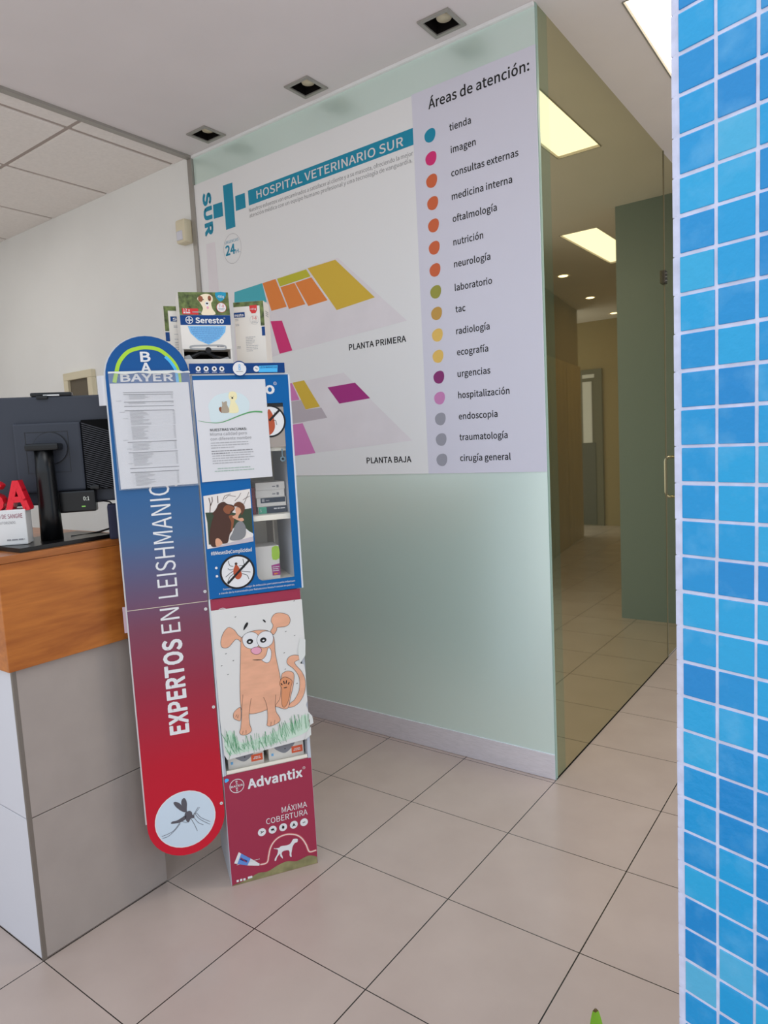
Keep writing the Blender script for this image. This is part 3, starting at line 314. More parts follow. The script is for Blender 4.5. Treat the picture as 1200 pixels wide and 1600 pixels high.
class B:
    """collects shapes in frame coordinates, then links them as ONE mesh object"""
    def __init__(s, frame=WALL, org=(0, 0, 0)):
        s.f = frame; s.g = org; s.v = []; s.fc = []; s.mi = []; s.mats = []; s.cur = 0; s.sm = []
    def m(s, material):
        if material not in s.mats: s.mats.append(material)
        s.cur = s.mats.index(material); return s
    def P(s, u, w, z): return (u-s.g[0], -(w-s.g[1]), z-s.g[2])
    def add(s, vs, fs, sm=False):
        k = len(s.v); s.v += vs
        for f in fs: s.fc.append(tuple(k+i for i in f)); s.mi.append(s.cur); s.sm.append(sm)
        return s
    def box(s, u0, u1, w0, w1, z0, z1, bev=0.0):
        if bev <= 0:
            vs = [s.P(u, w, z) for z in (z0, z1) for w in (w0, w1) for u in (u0, u1)]
            return s.add(vs, [(0, 1, 3, 2), (4, 6, 7, 5), (0, 4, 5, 1), (2, 3, 7, 6), (0, 2, 6, 4), (1, 5, 7, 3)])
        bm = bmesh.new(); bmesh.ops.create_cube(bm, size=1)
        for v in bm.verts: v.co = Vector(s.P((u0+u1)/2+v.co.x*(u1-u0), (w0+w1)/2-v.co.y*(w1-w0), (z0+z1)/2+v.co.z*(z1-z0)))
        bmesh.ops.bevel(bm, geom=bm.edges[:], offset=bev, segments=2, profile=0.6, affect='EDGES')
        bm.verts.index_update(); s.add([tuple(v.co) for v in bm.verts], [tuple(v.index for v in f.verts) for f in bm.faces]); bm.free(); return s
    def poly(s, pts, w, depth=0.0):
        N = len(pts); ar = sum(pts[i][0]*pts[(i+1) % N][1]-pts[(i+1) % N][0]*pts[i][1] for i in range(N))
        if ar < 0: pts = pts[::-1]
        if depth <= 0: return s.add([s.P(x, w, z) for x, z in pts], [tuple(range(N))])
        vs = [s.P(x, w, z) for x, z in pts]+[s.P(x, w-depth, z) for x, z in pts]
        fs = [tuple(range(N)), tuple(range(2*N-1, N-1, -1))]+[(i, i+N, (i+1) % N+N, (i+1) % N) for i in range(N)]
        return s.add(vs, fs)
    def ell(s, c, r, w, r2=None, n=32, depth=0.0):
        r2 = r2 or r
        return s.poly([(c[0]+r*math.cos(2*PI*i/n), c[1]+r2*math.sin(2*PI*i/n)) for i in range(n)], w, depth)
    def ring(s, c, r, t, w, r2=None, n=40, a0=0, a1=2*PI):
        r2 = r2 or r
        return s.stroke([(c[0]+r*math.cos(a0+(a1-a0)*i/n), c[1]+r2*math.sin(a0+(a1-a0)*i/n)) for i in range(n+1)], t, w)
    def stroke(s, pts, t, w):
        N = len(pts); vs = []
        for i in range(N):
            a = pts[max(i-1, 0)]; b = pts[min(i+1, N-1)]; dx, dz = b[0]-a[0], b[1]-a[1]; q = math.hypot(dx, dz) or 1
            nx, nz = -dz/q*t/2, dx/q*t/2
            vs += [s.P(pts[i][0]+nx, w, pts[i][1]+nz), s.P(pts[i][0]-nx, w, pts[i][1]-nz)]
        return s.add(vs, [(2*i, 2*i+1, 2*i+3, 2*i+2) for i in range(N-1)])
    def outline(s, pts, t, w): return s.stroke(list(pts)+[pts[0]], t, w)
    def text(s, st, u0, u1, zb, cap, w, bold=0.0, rot=0, depth=0.0):
        vv, ff = text_mesh(st, bold)
        x0 = min(v[0] for v in vv); x1 = max(v[0] for v in vv); sx = (u1-u0)/(x1-x0); sy = cap/cap_height(bold)
        def q(x, y):
            if rot == 90: return (zb-y*sy, u0+(x-x0)*sx)
            if rot == -90: return (zb+y*sy, u1-(x-x0)*sx)
            return (u0+(x-x0)*sx, zb+y*sy)
        pts = [q(v[0], v[1])+(v[2]*6 if depth else v[2],) for v in vv]
        s.add([s.P(a, w+e, b) for a, b, e in pts], ff)
        if depth > 0:
            from collections import Counter
            ed = Counter()
            for f in ff:
                for i in range(len(f)): ed[tuple(sorted((f[i], f[(i+1) % len(f)])))] += 1
            be = [e for e, k in ed.items() if k == 1]; N = len(pts)
            s.add([s.P(a, w+e, b) for a, b, e in pts]+[s.P(a, w-depth-e, b) for a, b, e in pts], [(a, b, b+N, a+N) for a, b in be])
            s.add([s.P(a, w-depth-e, b) for a, b, e in pts], [f[::-1] for f in ff])
        return s
    def words(s, u0, u1, z, h, w, seed=0):
        """a line of print too small to read: word-shaped dashes"""
        rd = random.Random(seed); u = u0
        while u < u1:
            q = min(u1, u+rd.uniform(1.5, 5.5)*h)
            s.poly([(u, z), (q, z), (q, z+h), (u, z+h)], w); u = q+0.55*h
        return s
    def tube(s, pts, r, n=8, closed=False):
        """pts in (u, w, z)"""
        P = [Vector(s.P(*p)) for p in pts]; N = len(P); vs = []; up = Vector((0.123, 0.37, 0.91)).normalized()
        for i in range(N):
            t = (P[min(i+1, N-1)]-P[max(i-1, 0)]).normalized(); a = t.cross(up).normalized(); b = t.cross(a)
            vs += [tuple(P[i]+(a*math.cos(2*PI*k/n)+b*math.sin(2*PI*k/n))*r) for k in range(n)]
        fs = [(i*n+k, i*n+(k+1) % n, (i+1)*n+(k+1) % n, (i+1)*n+k) for i in range(N-1) for k in range(n)]
        fs += [tuple(range(n)), tuple(range((N-1)*n, N*n))[::-1]]
        return s.add(vs, fs, True)
    def lathe(s, c, prof, n=24):
        """vertical axis at (u, w); prof = [(r, z)]"""
        vs = []
        for r, z in prof: vs += [s.P(c[0]+r*math.cos(2*PI*k/n), c[1]+r*math.sin(2*PI*k/n), z) for k in range(n)]
        fs = [(i*n+k, i*n+(k+1) % n, (i+1)*n+(k+1) % n, (i+1)*n+k) for i in range(len(prof)-1) for k in range(n)]
        fs += [tuple(range(n)), tuple(range((len(prof)-1)*n, len(prof)*n))[::-1]]
        return s.add(vs, fs, True)
    def build(s, name, parent=None, label=None, material=None):
        if material and not s.mats: s.mats = [material]
        me = bpy.data.meshes.new(name); me.from_pydata(s.v, [], s.fc)
        for mm in s.mats: me.materials.append(mm)
        me.polygons.foreach_set('material_index', s.mi); me.polygons.foreach_set('use_smooth', s.sm)
        bm = bmesh.new(); bm.from_mesh(me); bmesh.ops.recalc_face_normals(bm, faces=[f for f in bm.faces if len(bm.faces) < 6000]); bm.to_mesh(me); bm.free()
        me.update()
        o = bpy.data.objects.new(name, me); COL.objects.link(o)
        if parent is not None: o.parent = parent
        else:
            o.location = s.f.at(*s.g); o.rotation_euler = (0, 0, s.f.a)
        if label: o['label'] = label
        return o

class T:
    """a thing: an Empty at its base that parents its parts"""
    def __init__(s, name, label, cat, frame, org, group=None):
        s.f = frame; s.g = org
        e = bpy.data.objects.new(name, None); COL.objects.link(e); e.empty_display_size = 0.05
        e.location = frame.at(*org); e.rotation_euler = (0, 0, frame.a)
        e['label'] = label; e['category'] = cat
        if group: e['group'] = group
        s.e = e
    def b(s, material=None):
        k = B(s.f, s.g)
        if material: k.m(material)
        return k
def struct(o): o['kind'] = 'structure'; return o
def tag(o, label, cat, group=None):
    o['label'] = label; o['category'] = cat
    if group: o['group'] = group
    return o

D = {'areas': [(-0.4492, 2.6365), (-0.0257, 2.6399), (-0.4309, 2.668)],
 'services': [('tienda', -0.3596, -0.2653, 2.5312), ('imagen', -0.3573, -0.2485, 2.4487), ('consultas externas', -0.3595, -0.0768, 2.3622), ('medicina interna', -0.3611, -0.1045, 2.2759), ('oftalmología', -0.3612, -0.1703, 2.1928), ('nutrición', -0.3623, -0.2312, 2.1051), ('neurología', -0.363, -0.2041, 2.0217), ('laboratorio', -0.364, -0.2004, 1.932), ('tac', -0.3647, -0.3198, 1.8489), ('radiología', -0.3654, -0.2176, 1.7645), ('ecografía', -0.3661, -0.2271, 1.682), ('urgencias', -0.3674, -0.2212, 1.5974), ('hospitalización', -0.3682, -0.1432, 1.5129), ('endoscopia', -0.3695, -0.1969, 1.4289), ('traumatología', -0.3701, -0.1572, 1.3454), ('cirugía general', -0.3713, -0.1469, 1.2618)],
 'dots': [(-0.447, 2.5409), (-0.4469, 2.4546), (-0.448, 2.3701), (-0.4478, 2.2853), (-0.4483, 2.2001), (-0.4494, 2.1145), (-0.4505, 2.0286), (-0.4516, 1.9434), (-0.4519, 1.8587), (-0.4523, 1.7734), (-0.4539, 1.6888), (-0.4541, 1.6053), (-0.455, 1.5212), (-0.4558, 1.4367), (-0.456, 1.3527), (-0.4568, 1.2693)],
 'dotshape': [(-0.433, 2.5647), (-0.4235, 2.5576), (-0.4202, 2.5449), (-0.423, 2.5296), (-0.4322, 2.5173), (-0.4437, 2.5136), (-0.4557, 2.5154), (-0.4674, 2.5236), (-0.4726, 2.5387), (-0.4699, 2.5514), (-0.4586, 2.5616), (-0.445, 2.5656)],
 'divider': [(-0.5147, 2.7154), (-0.5299, 1.2131)],
 'bar': [(-1.4818, 2.5886), (-0.5196, 2.5917), (-0.5205, 2.5283), (-1.4838, 2.518)],
 'hosp': [(-1.4253, 2.535), (-0.5741, 2.5397)],
 'line1': [(-1.4838, 2.4889), (-0.5313, 2.4904)],
 'line2': [(-1.4827, 2.4606), (-0.536, 2.4676)],
 'sur': [(-1.8117, 2.6565), (-1.7501, 2.6521), (-1.7518, 2.444), (-1.8125, 2.4443)],
 'cross1': [(-1.6553, 2.656), (-1.5865, 2.6537), (-1.5864, 2.4446), (-1.6548, 2.4442)],
 'cross2': [(-1.7376, 2.5841), (-1.6691, 2.5822), (-1.6692, 2.5142), (-1.7398, 2.5163)],
 'cross3': [(-1.5731, 2.5863), (-1.5047, 2.5848), (-1.5043, 2.5163), (-1.5748, 2.5162)],
 'oval': [(-1.6192, 2.3472), (-1.6848, 2.349), (-1.554, 2.3471), (-1.6151, 2.4179), (-1.624, 2.275)],
 'urg': [(-1.6705, 2.378), (-1.5721, 2.3758)],
 'h24': [(-1.6712, 2.3214), (-1.5998, 2.3227)],
 'hh': [(-1.5976, 2.3223), (-1.5653, 2.3189)],
 'pale': [(-1.8125, 2.4072), (-1.7446, 2.4049), (-1.7418, 2.1517), (-1.8167, 2.1512)],
 'f1base': [(-1.6276, 2.1359), (-0.9504, 2.1733), (-0.598, 1.8507), (-1.3286, 1.799), (-1.6684, 1.7676)],
 'r1_teal': [(-1.6274, 2.1374), (-1.4274, 2.1466), (-1.4061, 2.0554), (-1.6371, 2.0497)],
 'r1_orange': [(-1.4257, 2.146), (-1.3371, 2.1498), (-1.2761, 2.0121), (-1.378, 2.0083)],
 'r1_olive': [(-1.3273, 2.1495), (-1.1393, 2.1581), (-1.1147, 2.1223), (-1.3111, 2.1107)],
 'r1_orange2': [(-1.3084, 2.107), (-1.2169, 2.1111), (-1.1574, 2.0053), (-1.2626, 1.9997)],
 'r1_orange3': [(-1.212, 2.1109), (-1.1104, 2.1176), (-1.0225, 2.0013), (-1.1396, 1.9939)],
 'r1_yellow': [(-1.13, 2.1609), (-0.9639, 2.1671), (-0.7574, 1.9712), (-0.9722, 1.9503)],
 'r1_magenta': [(-1.3888, 1.9608), (-1.3132, 1.9533), (-1.2581, 1.8072), (-1.3426, 1.8015)],
 'f2base': [(-1.2869, 1.6527), (-0.9535, 1.6728), (-0.6001, 1.3541), (-1.2883, 1.311), (-1.3754, 1.3035), (-1.3646, 1.6474)],
 'r2_yellow': [(-1.2705, 1.6572), (-1.1955, 1.6617), (-1.1062, 1.5327), (-1.1966, 1.526)],
 'r2_pink': [(-1.3208, 1.6542), (-1.2748, 1.6561), (-1.2328, 1.5742), (-1.3243, 1.5706)],
 'r2_grey': [(-1.3245, 1.5691), (-1.2215, 1.5713), (-1.1967, 1.5251), (-1.0983, 1.5274), (-1.0661, 1.4789), (-1.3303, 1.4604)],
 'r2_pink2': [(-1.3262, 1.458), (-1.222, 1.4625), (-1.152, 1.3185), (-1.3099, 1.3085)],
 'r2_magenta': [(-1.0527, 1.6159), (-0.8915, 1.6229), (-0.8113, 1.5479), (-0.9882, 1.5378)],
 'pp': [(-0.9144, 1.7651), (-0.6067, 1.7687)],
 'pb': [(-0.8502, 1.2627), (-0.6089, 1.2644)],
 'd_paper': [(0.0029, 0.8814), (0.28, 0.8806), (0.2818, 0.8784), (0.2828, 0.7462), (0.2805, 0.7415), (0.2791, 0.6969), (0.2698, 0.6859), (0.2631, 0.6839), (0.2637, 0.676), (0.2751, 0.671), (0.2786, 0.6421), (0.2771, 0.5834), (0.2789, 0.5514), (0.273, 0.5387), (0.2784, 0.5198), (0.2817, 0.4913), (0.2773, 0.4842), (0.2728, 0.4752), (0.2799, 0.4638), (0.2811, 0.4395), (0.2597, 0.426), (0.0166, 0.4119), (0.0088, 0.429), (0.0045, 0.5388)],
 'd_ear1': [(0.0862, 0.7868), (0.0778, 0.7956), (0.0682, 0.812), (0.0563, 0.8224), (0.0474, 0.8226), (0.0358, 0.8113), (0.0274, 0.794), (0.0244, 0.7778), (0.027, 0.7662), (0.0375, 0.7619), (0.0484, 0.7646), (0.0601, 0.7759), (0.0697, 0.7838), (0.0785, 0.7805), (0.0835, 0.7741)],
 'd_ear2': [(0.1771, 0.7919), (0.1834, 0.8024), (0.1859, 0.8116), (0.1811, 0.8237), (0.1847, 0.8365), (0.1959, 0.8463), (0.2147, 0.8455), (0.2331, 0.8372), (0.2405, 0.8228), (0.2368, 0.8079), (0.2249, 0.8012), (0.2097, 0.8012), (0.1984, 0.8013), (0.1959, 0.7929), (0.1857, 0.7811)],
 'd_body': [(0.09, 0.7881), (0.1109, 0.8), (0.1405, 0.802), (0.1698, 0.7949), (0.1836, 0.7776), (0.1867, 0.758), (0.1871, 0.7196), (0.1932, 0.6724), (0.1968, 0.6408), (0.199, 0.6171), (0.1968, 0.5864), (0.1917, 0.5679), (0.1754, 0.5515), (0.1486, 0.5469), (0.122, 0.5424), (0.096, 0.5436), (0.0748, 0.5555), (0.0692, 0.5795), (0.0718, 0.64), (0.0784, 0.7147), (0.0842, 0.774)],
 'd_tail': [(0.2168, 0.5416), (0.2361, 0.5418), (0.2565, 0.5557), (0.2721, 0.5843), (0.2755, 0.6191), (0.2665, 0.6482), (0.2506, 0.6704), (0.2456, 0.6829), (0.2575, 0.6879), (0.2673, 0.6891), (0.2641, 0.6993), (0.2472, 0.706), (0.2297, 0.703), (0.2212, 0.6909), (0.2242, 0.6788), (0.2386, 0.6647), (0.2526, 0.6427), (0.2576, 0.6184), (0.2528, 0.5878), (0.2376, 0.5632), (0.2234, 0.554)],
 'd_hind': [(0.2008, 0.644), (0.2093, 0.6561), (0.2228, 0.6584), (0.2377, 0.6512), (0.2406, 0.637), (0.2344, 0.6029), (0.2247, 0.5734), (0.2169, 0.5435), (0.205, 0.538), (0.1865, 0.5474), (0.1756, 0.5553), (0.1925, 0.5794)],
 'd_sole': [(0.1936, 0.622), (0.1983, 0.6347), (0.2063, 0.6411), (0.2177, 0.6391), (0.2304, 0.6291), (0.233, 0.6208), (0.2266, 0.6005), (0.2209, 0.5741), (0.2118, 0.5523), (0.2024, 0.5443), (0.1965, 0.5533), (0.1963, 0.5787), (0.1989, 0.6055)],
 'd_legl': [(0.0786, 0.6083), (0.0735, 0.5787), (0.0688, 0.5336), (0.0636, 0.5039), (0.0598, 0.4912), (0.0657, 0.4823), (0.0803, 0.4804), (0.0937, 0.4862), (0.0963, 0.4953), (0.092, 0.5136), (0.0924, 0.5443), (0.0982, 0.574), (0.1025, 0.5924)],
 'd_legr': [(0.1403, 0.5892), (0.1479, 0.5645), (0.1492, 0.5293), (0.1465, 0.5065), (0.1451, 0.497), (0.1561, 0.4921), (0.1793, 0.498), (0.1875, 0.5061), (0.1845, 0.5185), (0.1762, 0.5357), (0.1752, 0.5593), (0.1788, 0.5897)],
 'd_foot': [(0.0684, 0.5682), (0.0534, 0.5634), (0.0454, 0.5535), (0.0451, 0.5402), (0.053, 0.5329), (0.0655, 0.5297)],
 'd_eyel': [(0.0892, 0.777), (0.0919, 0.7897), (0.1035, 0.7981), (0.1182, 0.7997), (0.1325, 0.793), (0.139, 0.7806), (0.1398, 0.7653), (0.1332, 0.7512), (0.1181, 0.7468), (0.1037, 0.7513), (0.0935, 0.7613)],
 'd_eyer': [(0.1327, 0.7702), (0.1374, 0.7847), (0.1492, 0.7942), (0.1642, 0.7958), (0.1786, 0.7879), (0.1839, 0.7718), (0.179, 0.7554), (0.1664, 0.7467), (0.1513, 0.7453), (0.1388, 0.7522)],
 'd_pupl': [(0.1114, 0.7709), (0.1016, 0.7724), (0.1121, 0.7802)],
 'd_pupr': [(0.1523, 0.7691), (0.142, 0.7707), (0.1529, 0.7777)],
 'd_pl2': [(0.1106, 0.7699)],
 'd_pr2': [(0.1529, 0.7678)],
 'd_nose': [(0.1122, 0.7413), (0.1164, 0.7482), (0.1276, 0.7509), (0.1403, 0.7474), (0.1452, 0.7379), (0.139, 0.7293), (0.1278, 0.7274), (0.1171, 0.7329)],
 'd_mouth': [(0.1156, 0.7123), (0.1412, 0.708), (0.1569, 0.7188), (0.1639, 0.7387), (0.1698, 0.7416), (0.1745, 0.7293), (0.1725, 0.7105), (0.1667, 0.698), (0.1572, 0.6958), (0.1465, 0.7033), (0.1395, 0.7091)],
 'd_smile': [(0.1156, 0.7123), (0.1284, 0.7101), (0.1413, 0.7088)],
 'd_brow1': [(0.0951, 0.808), (0.0978, 0.8207), (0.1058, 0.8308), (0.1104, 0.8283), (0.1068, 0.8194)],
 'd_brow2': [(0.1549, 0.832), (0.1604, 0.8316), (0.1644, 0.8242), (0.1606, 0.8236)],
 'd_toes1': [(0.1992, 0.621)],
 'd_toe0': [(0.1975, 0.6232), (0.2016, 0.6167)],
 'd_toe1': [(0.2067, 0.6294), (0.2083, 0.6194)],
 'd_toe2': [(0.2159, 0.6297), (0.2136, 0.6192)],
 'd_toe3': [(0.2242, 0.6224), (0.2199, 0.6153)],
 'd_pad': [(0.206, 0.6081), (0.2156, 0.6083), (0.2146, 0.6058), (0.2066, 0.6057)],
 'd_cl0': [(0.0677, 0.4838), (0.0711, 0.4947)],
 'd_cl1': [(0.0787, 0.4835), (0.0796, 0.4949)],
 'd_cl2': [(0.1561, 0.4929), (0.1589, 0.506)],
 'd_cl3': [(0.1677, 0.4964), (0.1706, 0.5095)],
 'd_cl4': [(0.0519, 0.5427), (0.0553, 0.5497)],
 'd_cl5': [(0.057, 0.5379), (0.0595, 0.547)],
 'flies': [(0.0737, 0.853), (0.2242, 0.7849), (0.2513, 0.768), (0.215, 0.7182), (0.0372, 0.744), (0.0577, 0.7192), (0.022, 0.7091), (0.0384, 0.6792), (0.2145, 0.6657), (0.2487, 0.6133), (0.2568, 0.8779)],
 'grass': [(0.0075, 0.5306), (0.2743, 0.5285), (0.2717, 0.4295), (0.0137, 0.4221)],
 'm_wing1': [(-0.1177, 0.2762), (-0.1285, 0.2819), (-0.1413, 0.2958), (-0.1486, 0.3083), (-0.1494, 0.3155), (-0.1425, 0.3153), (-0.1333, 0.309), (-0.127, 0.2999), (-0.1199, 0.2844)],
 'm_wing2': [(-0.115, 0.2755), (-0.1224, 0.2881), (-0.128, 0.3047), (-0.1263, 0.3164), (-0.1197, 0.3221), (-0.1145, 0.3166), (-0.1119, 0.3038), (-0.1134, 0.2889)],
 'm_thorax': [(-0.1212, 0.2679), (-0.1177, 0.2762), (-0.1064, 0.2779), (-0.0998, 0.2717), (-0.099, 0.2638), (-0.0936, 0.2609), (-0.0957, 0.2522), (-0.1041, 0.2528), (-0.112, 0.2425), (-0.1184, 0.2503)],
 'm_abdomen': [(-0.1185, 0.2672), (-0.13, 0.2625), (-0.1444, 0.257), (-0.1583, 0.2569), (-0.1621, 0.2509), (-0.1478, 0.2487), (-0.1339, 0.2488), (-0.1194, 0.2552)],
 'm_leg0': [(-0.1367, 0.2489), (-0.146, 0.2376), (-0.1579, 0.2269), (-0.1722, 0.2216), (-0.1918, 0.2182)],
 'm_leg1': [(-0.1356, 0.2456), (-0.1493, 0.2308), (-0.1641, 0.2194), (-0.1756, 0.2133), (-0.19, 0.2123)],
 'm_leg2': [(-0.131, 0.2505), (-0.1161, 0.2436), (-0.1096, 0.2542)],
 'm_leg3': [(-0.1041, 0.2528), (-0.0959, 0.2322), (-0.0886, 0.2093)],
 'm_leg4': [(-0.0967, 0.2571), (-0.0843, 0.2354), (-0.0695, 0.2238)],
 'm_leg5': [(-0.0935, 0.2624), (-0.0862, 0.2652), (-0.0747, 0.2484), (-0.049, 0.2288)],
 'm_leg6': [(-0.0906, 0.2632), (-0.0805, 0.2468), (-0.0646, 0.2318), (-0.0505, 0.2211)],
 'm_leg7': [(-0.0963, 0.2631), (-0.09, 0.2707), (-0.0805, 0.2837)],
 'm_leg8': [(-0.0934, 0.2639), (-0.0857, 0.2712), (-0.0764, 0.2818)],
 'm_circle': [(-0.122, 0.2574)],
 'r_logo': [(0.0395, 0.3213), (0.0183, 0.3254), (0.041, 0.3427)],
 'r_adv': [(0.0701, 0.3055), (0.2474, 0.3047), (0.0786, 0.3372)],
 'r_reg': [(0.2534, 0.3318)],
 'r_max': [(0.1729, 0.2001), (0.2553, 0.199)],
 'r_cob': [(0.1211, 0.1748), (0.2552, 0.1725)],
 'r_icons': [(0.1055, 0.1522), (0.1396, 0.1516), (0.1734, 0.1512), (0.2082, 0.1505), (0.2418, 0.1503)],
 'r_arc': [(0.0924, 0.0475), (0.1082, 0.0464), (0.1166, 0.0518), (0.121, 0.0691), (0.1273, 0.091), (0.1382, 0.1083), (0.1551, 0.1206), (0.1781, 0.1246), (0.1974, 0.1212), (0.2165, 0.1127), (0.232, 0.0966), (0.2437, 0.0729), (0.2505, 0.0504), (0.2585, 0.0448), (0.2761, 0.0458)],
 'r_pet': [(0.2172, 0.0989), (0.2125, 0.1018), (0.2027, 0.1027), (0.1973, 0.0957), (0.192, 0.0903), (0.1821, 0.0879), (0.1627, 0.0898), (0.156, 0.0865), (0.1431, 0.0873), (0.1395, 0.0904), (0.1405, 0.0867), (0.1508, 0.0819), (0.1513, 0.0743), (0.148, 0.065), (0.1409, 0.0551), (0.1387, 0.0473), (0.1435, 0.0466), (0.1475, 0.0567), (0.1578, 0.0657), (0.1573, 0.059), (0.1631, 0.0489), (0.1657, 0.0482), (0.1643, 0.0571), (0.1626, 0.0644), (0.1679, 0.0714), (0.1841, 0.0703), (0.1885, 0.0623), (0.1878, 0.0523), (0.1907, 0.0457), (0.194, 0.0461), (0.1936, 0.0558), (0.1964, 0.067), (0.1994, 0.0781), (0.2066, 0.0881), (0.2149, 0.0892), (0.2172, 0.0937)],
 'r_tube1': [(0.0292, 0.1063), (0.0364, 0.0999), (0.0224, 0.0693), (0.0128, 0.0734)],
 'r_tube2': [(0.0364, 0.0999), (0.0644, 0.0755), (0.0526, 0.0554), (0.0224, 0.0693)],
 'r_tube3': [(0.0644, 0.0755), (0.091, 0.0506), (0.0896, 0.0443), (0.0828, 0.0462), (0.0526, 0.0554)],
 'r_tube4': [(0.0339, 0.0867), (0.0546, 0.0709), (0.0512, 0.0669), (0.0304, 0.081)],
 'r_green': [(-0.0004, -0.0), (0.0295, 0.0046), (0.0488, 0.0123), (0.0865, 0.0098), (0.1215, 0.0081), (0.1508, 0.0116), (0.1896, 0.0056), (0.2294, 0.0081), (0.276, 0.0035), (0.2807, -0.003), (0.137, -0.0015)],
 'r_soc': [(0.0192, 0.0133), (0.0301, 0.0134), (0.0403, 0.0124)],
 'r_soc2': [(0.0552, 0.0138)],
 'r_small': [(0.0169, 0.0243), (0.089, 0.0225)],
 'r_blue': [(0.0044, 0.3497), (0.012, 0.3511), (0.0171, 0.346), (0.0128, 0.3412), (0.0051, 0.3398)],
 'b_photo': [(0.0077, 1.2256), (0.1455, 1.237), (0.1447, 1.0772), (0.0072, 1.0678)],
 'b_trees': [(0.0097, 1.1765), (0.0449, 1.175), (0.0659, 1.1793), (0.1068, 1.1635), (0.1259, 1.1772), (0.1458, 1.1786), (0.1447, 1.0984), (0.1247, 1.1188), (0.111, 1.1386), (0.0792, 1.117), (0.0614, 1.0789), (0.0126, 1.0809), (0.0133, 1.1475)],
 'b_dog': [(0.0412, 1.1844), (0.0496, 1.1988), (0.0649, 1.2042), (0.0762, 1.1966), (0.0908, 1.1924), (0.096, 1.1813), (0.0846, 1.1685), (0.0764, 1.1601), (0.0862, 1.1501), (0.088, 1.1346), (0.0837, 1.1166), (0.0753, 1.1051), (0.0676, 1.0814), (0.0525, 1.0799), (0.0341, 1.0726), (0.0196, 1.0756), (0.0155, 1.0989), (0.0188, 1.1228), (0.0267, 1.1493), (0.0339, 1.1669), (0.0283, 1.1704)],
 'b_face': [(0.0617, 1.1826), (0.073, 1.1939), (0.0905, 1.1878), (0.0945, 1.1814), (0.0835, 1.1747), (0.08, 1.1674), (0.0682, 1.1699)],
 'b_head': [(0.0974, 1.1796), (0.1023, 1.1853), (0.1125, 1.1799), (0.1132, 1.1691), (0.1065, 1.1605), (0.1044, 1.1515), (0.1165, 1.1519), (0.1205, 1.1439), (0.1112, 1.1417), (0.0966, 1.1491), (0.0867, 1.1576), (0.0978, 1.1643)],
 'b_hair': [(0.0936, 1.1891), (0.0987, 1.1978), (0.111, 1.2005), (0.1225, 1.1928), (0.1262, 1.1803), (0.1207, 1.1685), (0.114, 1.1598), (0.1133, 1.1783), (0.1024, 1.1868)],
 'b_shirt': [(0.0955, 1.1339), (0.1098, 1.1433), (0.1198, 1.1347), (0.1247, 1.1188), (0.1216, 1.0975), (0.1072, 1.0866), (0.0829, 1.086), (0.0744, 1.093), (0.0847, 1.1104)],
 'b_bench': [(0.0072, 1.0678), (0.0341, 1.0726), (0.0644, 1.0786), (0.1442, 1.0922), (0.1447, 1.0772)],
 'b_rail': [(0.1245, 1.1158), (0.1449, 1.1014), (0.146, 1.0951), (0.1242, 1.1112)],
 'b_paws': [(0.0328, 1.0941), (0.0433, 1.0961), (0.0525, 1.0799), (0.0341, 1.0726)],
 'b_arm': [(0.0764, 1.1601), (0.0886, 1.1621), (0.0924, 1.1526), (0.0856, 1.1225), (0.0792, 1.117), (0.0825, 1.1412)],
 'b_br0': [(0.0228, 1.1754), (0.0262, 1.2007), (0.0232, 1.219)],
 'b_br1': [(0.0258, 1.1947), (0.0327, 1.2092), (0.0322, 1.2213)],
 'b_br2': [(0.0484, 1.2019), (0.0485, 1.2231)],
 'b_br3': [(0.0621, 1.2069), (0.0691, 1.2215), (0.0874, 1.2261)],
 'b_br4': [(0.0684, 1.2124), (0.0811, 1.222), (0.1017, 1.2174)],
 'b_br5': [(0.0977, 1.204), (0.1106, 1.2152), (0.1175, 1.2269)],
 'b_br6': [(0.124, 1.1927), (0.1346, 1.2133), (0.1418, 1.2281)],
 'b_br7': [(0.1219, 1.2051), (0.1314, 1.2105), (0.1439, 1.2156)],
 'b_hash': [(0.0166, 1.0445), (0.1376, 1.0518)],
 'b_tick': [(0.09, 0.9899), (0.0387, 0.9954), (0.0938, 1.0407)],
 'b_slash': [(0.0583, 0.9574), (0.1268, 1.0209)],
 'b_tickb': [(0.0866, 1.013), (0.0936, 1.006), (0.1002, 0.9912), (0.1023, 0.9785), (0.0954, 0.9684), (0.0863, 0.968), (0.0794, 0.9781), (0.0776, 0.9939), (0.0815, 1.0058)],
 'b_tickh': [(0.0873, 1.0151)],
 'b_tl0': [(0.0786, 1.0077), (0.0684, 1.012), (0.0649, 1.0263)],
 'b_tl1': [(0.078, 1.0), (0.0688, 0.998), (0.0623, 1.0034)],
 'b_tl2': [(0.0776, 0.9939), (0.0665, 0.9874), (0.0538, 0.9781)],
 'b_tl3': [(0.0785, 0.986), (0.0657, 0.9767), (0.0586, 0.962)],
 'b_tl4': [(0.0953, 1.0073), (0.1014, 1.0082), (0.1106, 1.0087), (0.1089, 1.0276)],
 'b_tl5': [(0.0993, 1.0007), (0.11, 1.001), (0.1135, 1.0068)],
 'b_tl6': [(0.1017, 0.9911), (0.1152, 0.9879), (0.1288, 0.9847)],
 'b_tl7': [(0.1026, 0.9831), (0.1174, 0.9767), (0.1226, 0.9635)],
 'b_riv': [(0.0287, 1.0088), (0.0288, 0.9836)],
 'b_cut': [(0.1475, 1.2644), (0.2637, 1.2625), (0.2631, 0.9554), (0.1623, 0.9562), (0.1504, 0.9633), (0.1452, 0.9765)],
 'b_foot1': [(0.0434, 0.9398), (0.2642, 0.9383)],
 'b_foot2': [(0.0307, 0.9299), (0.2625, 0.9272)],
 'o': [(0.2276, 1.5328), (0.2141, 1.5331), (0.2284, 1.5443)],
 'oreg': [(0.2436, 1.5482)],
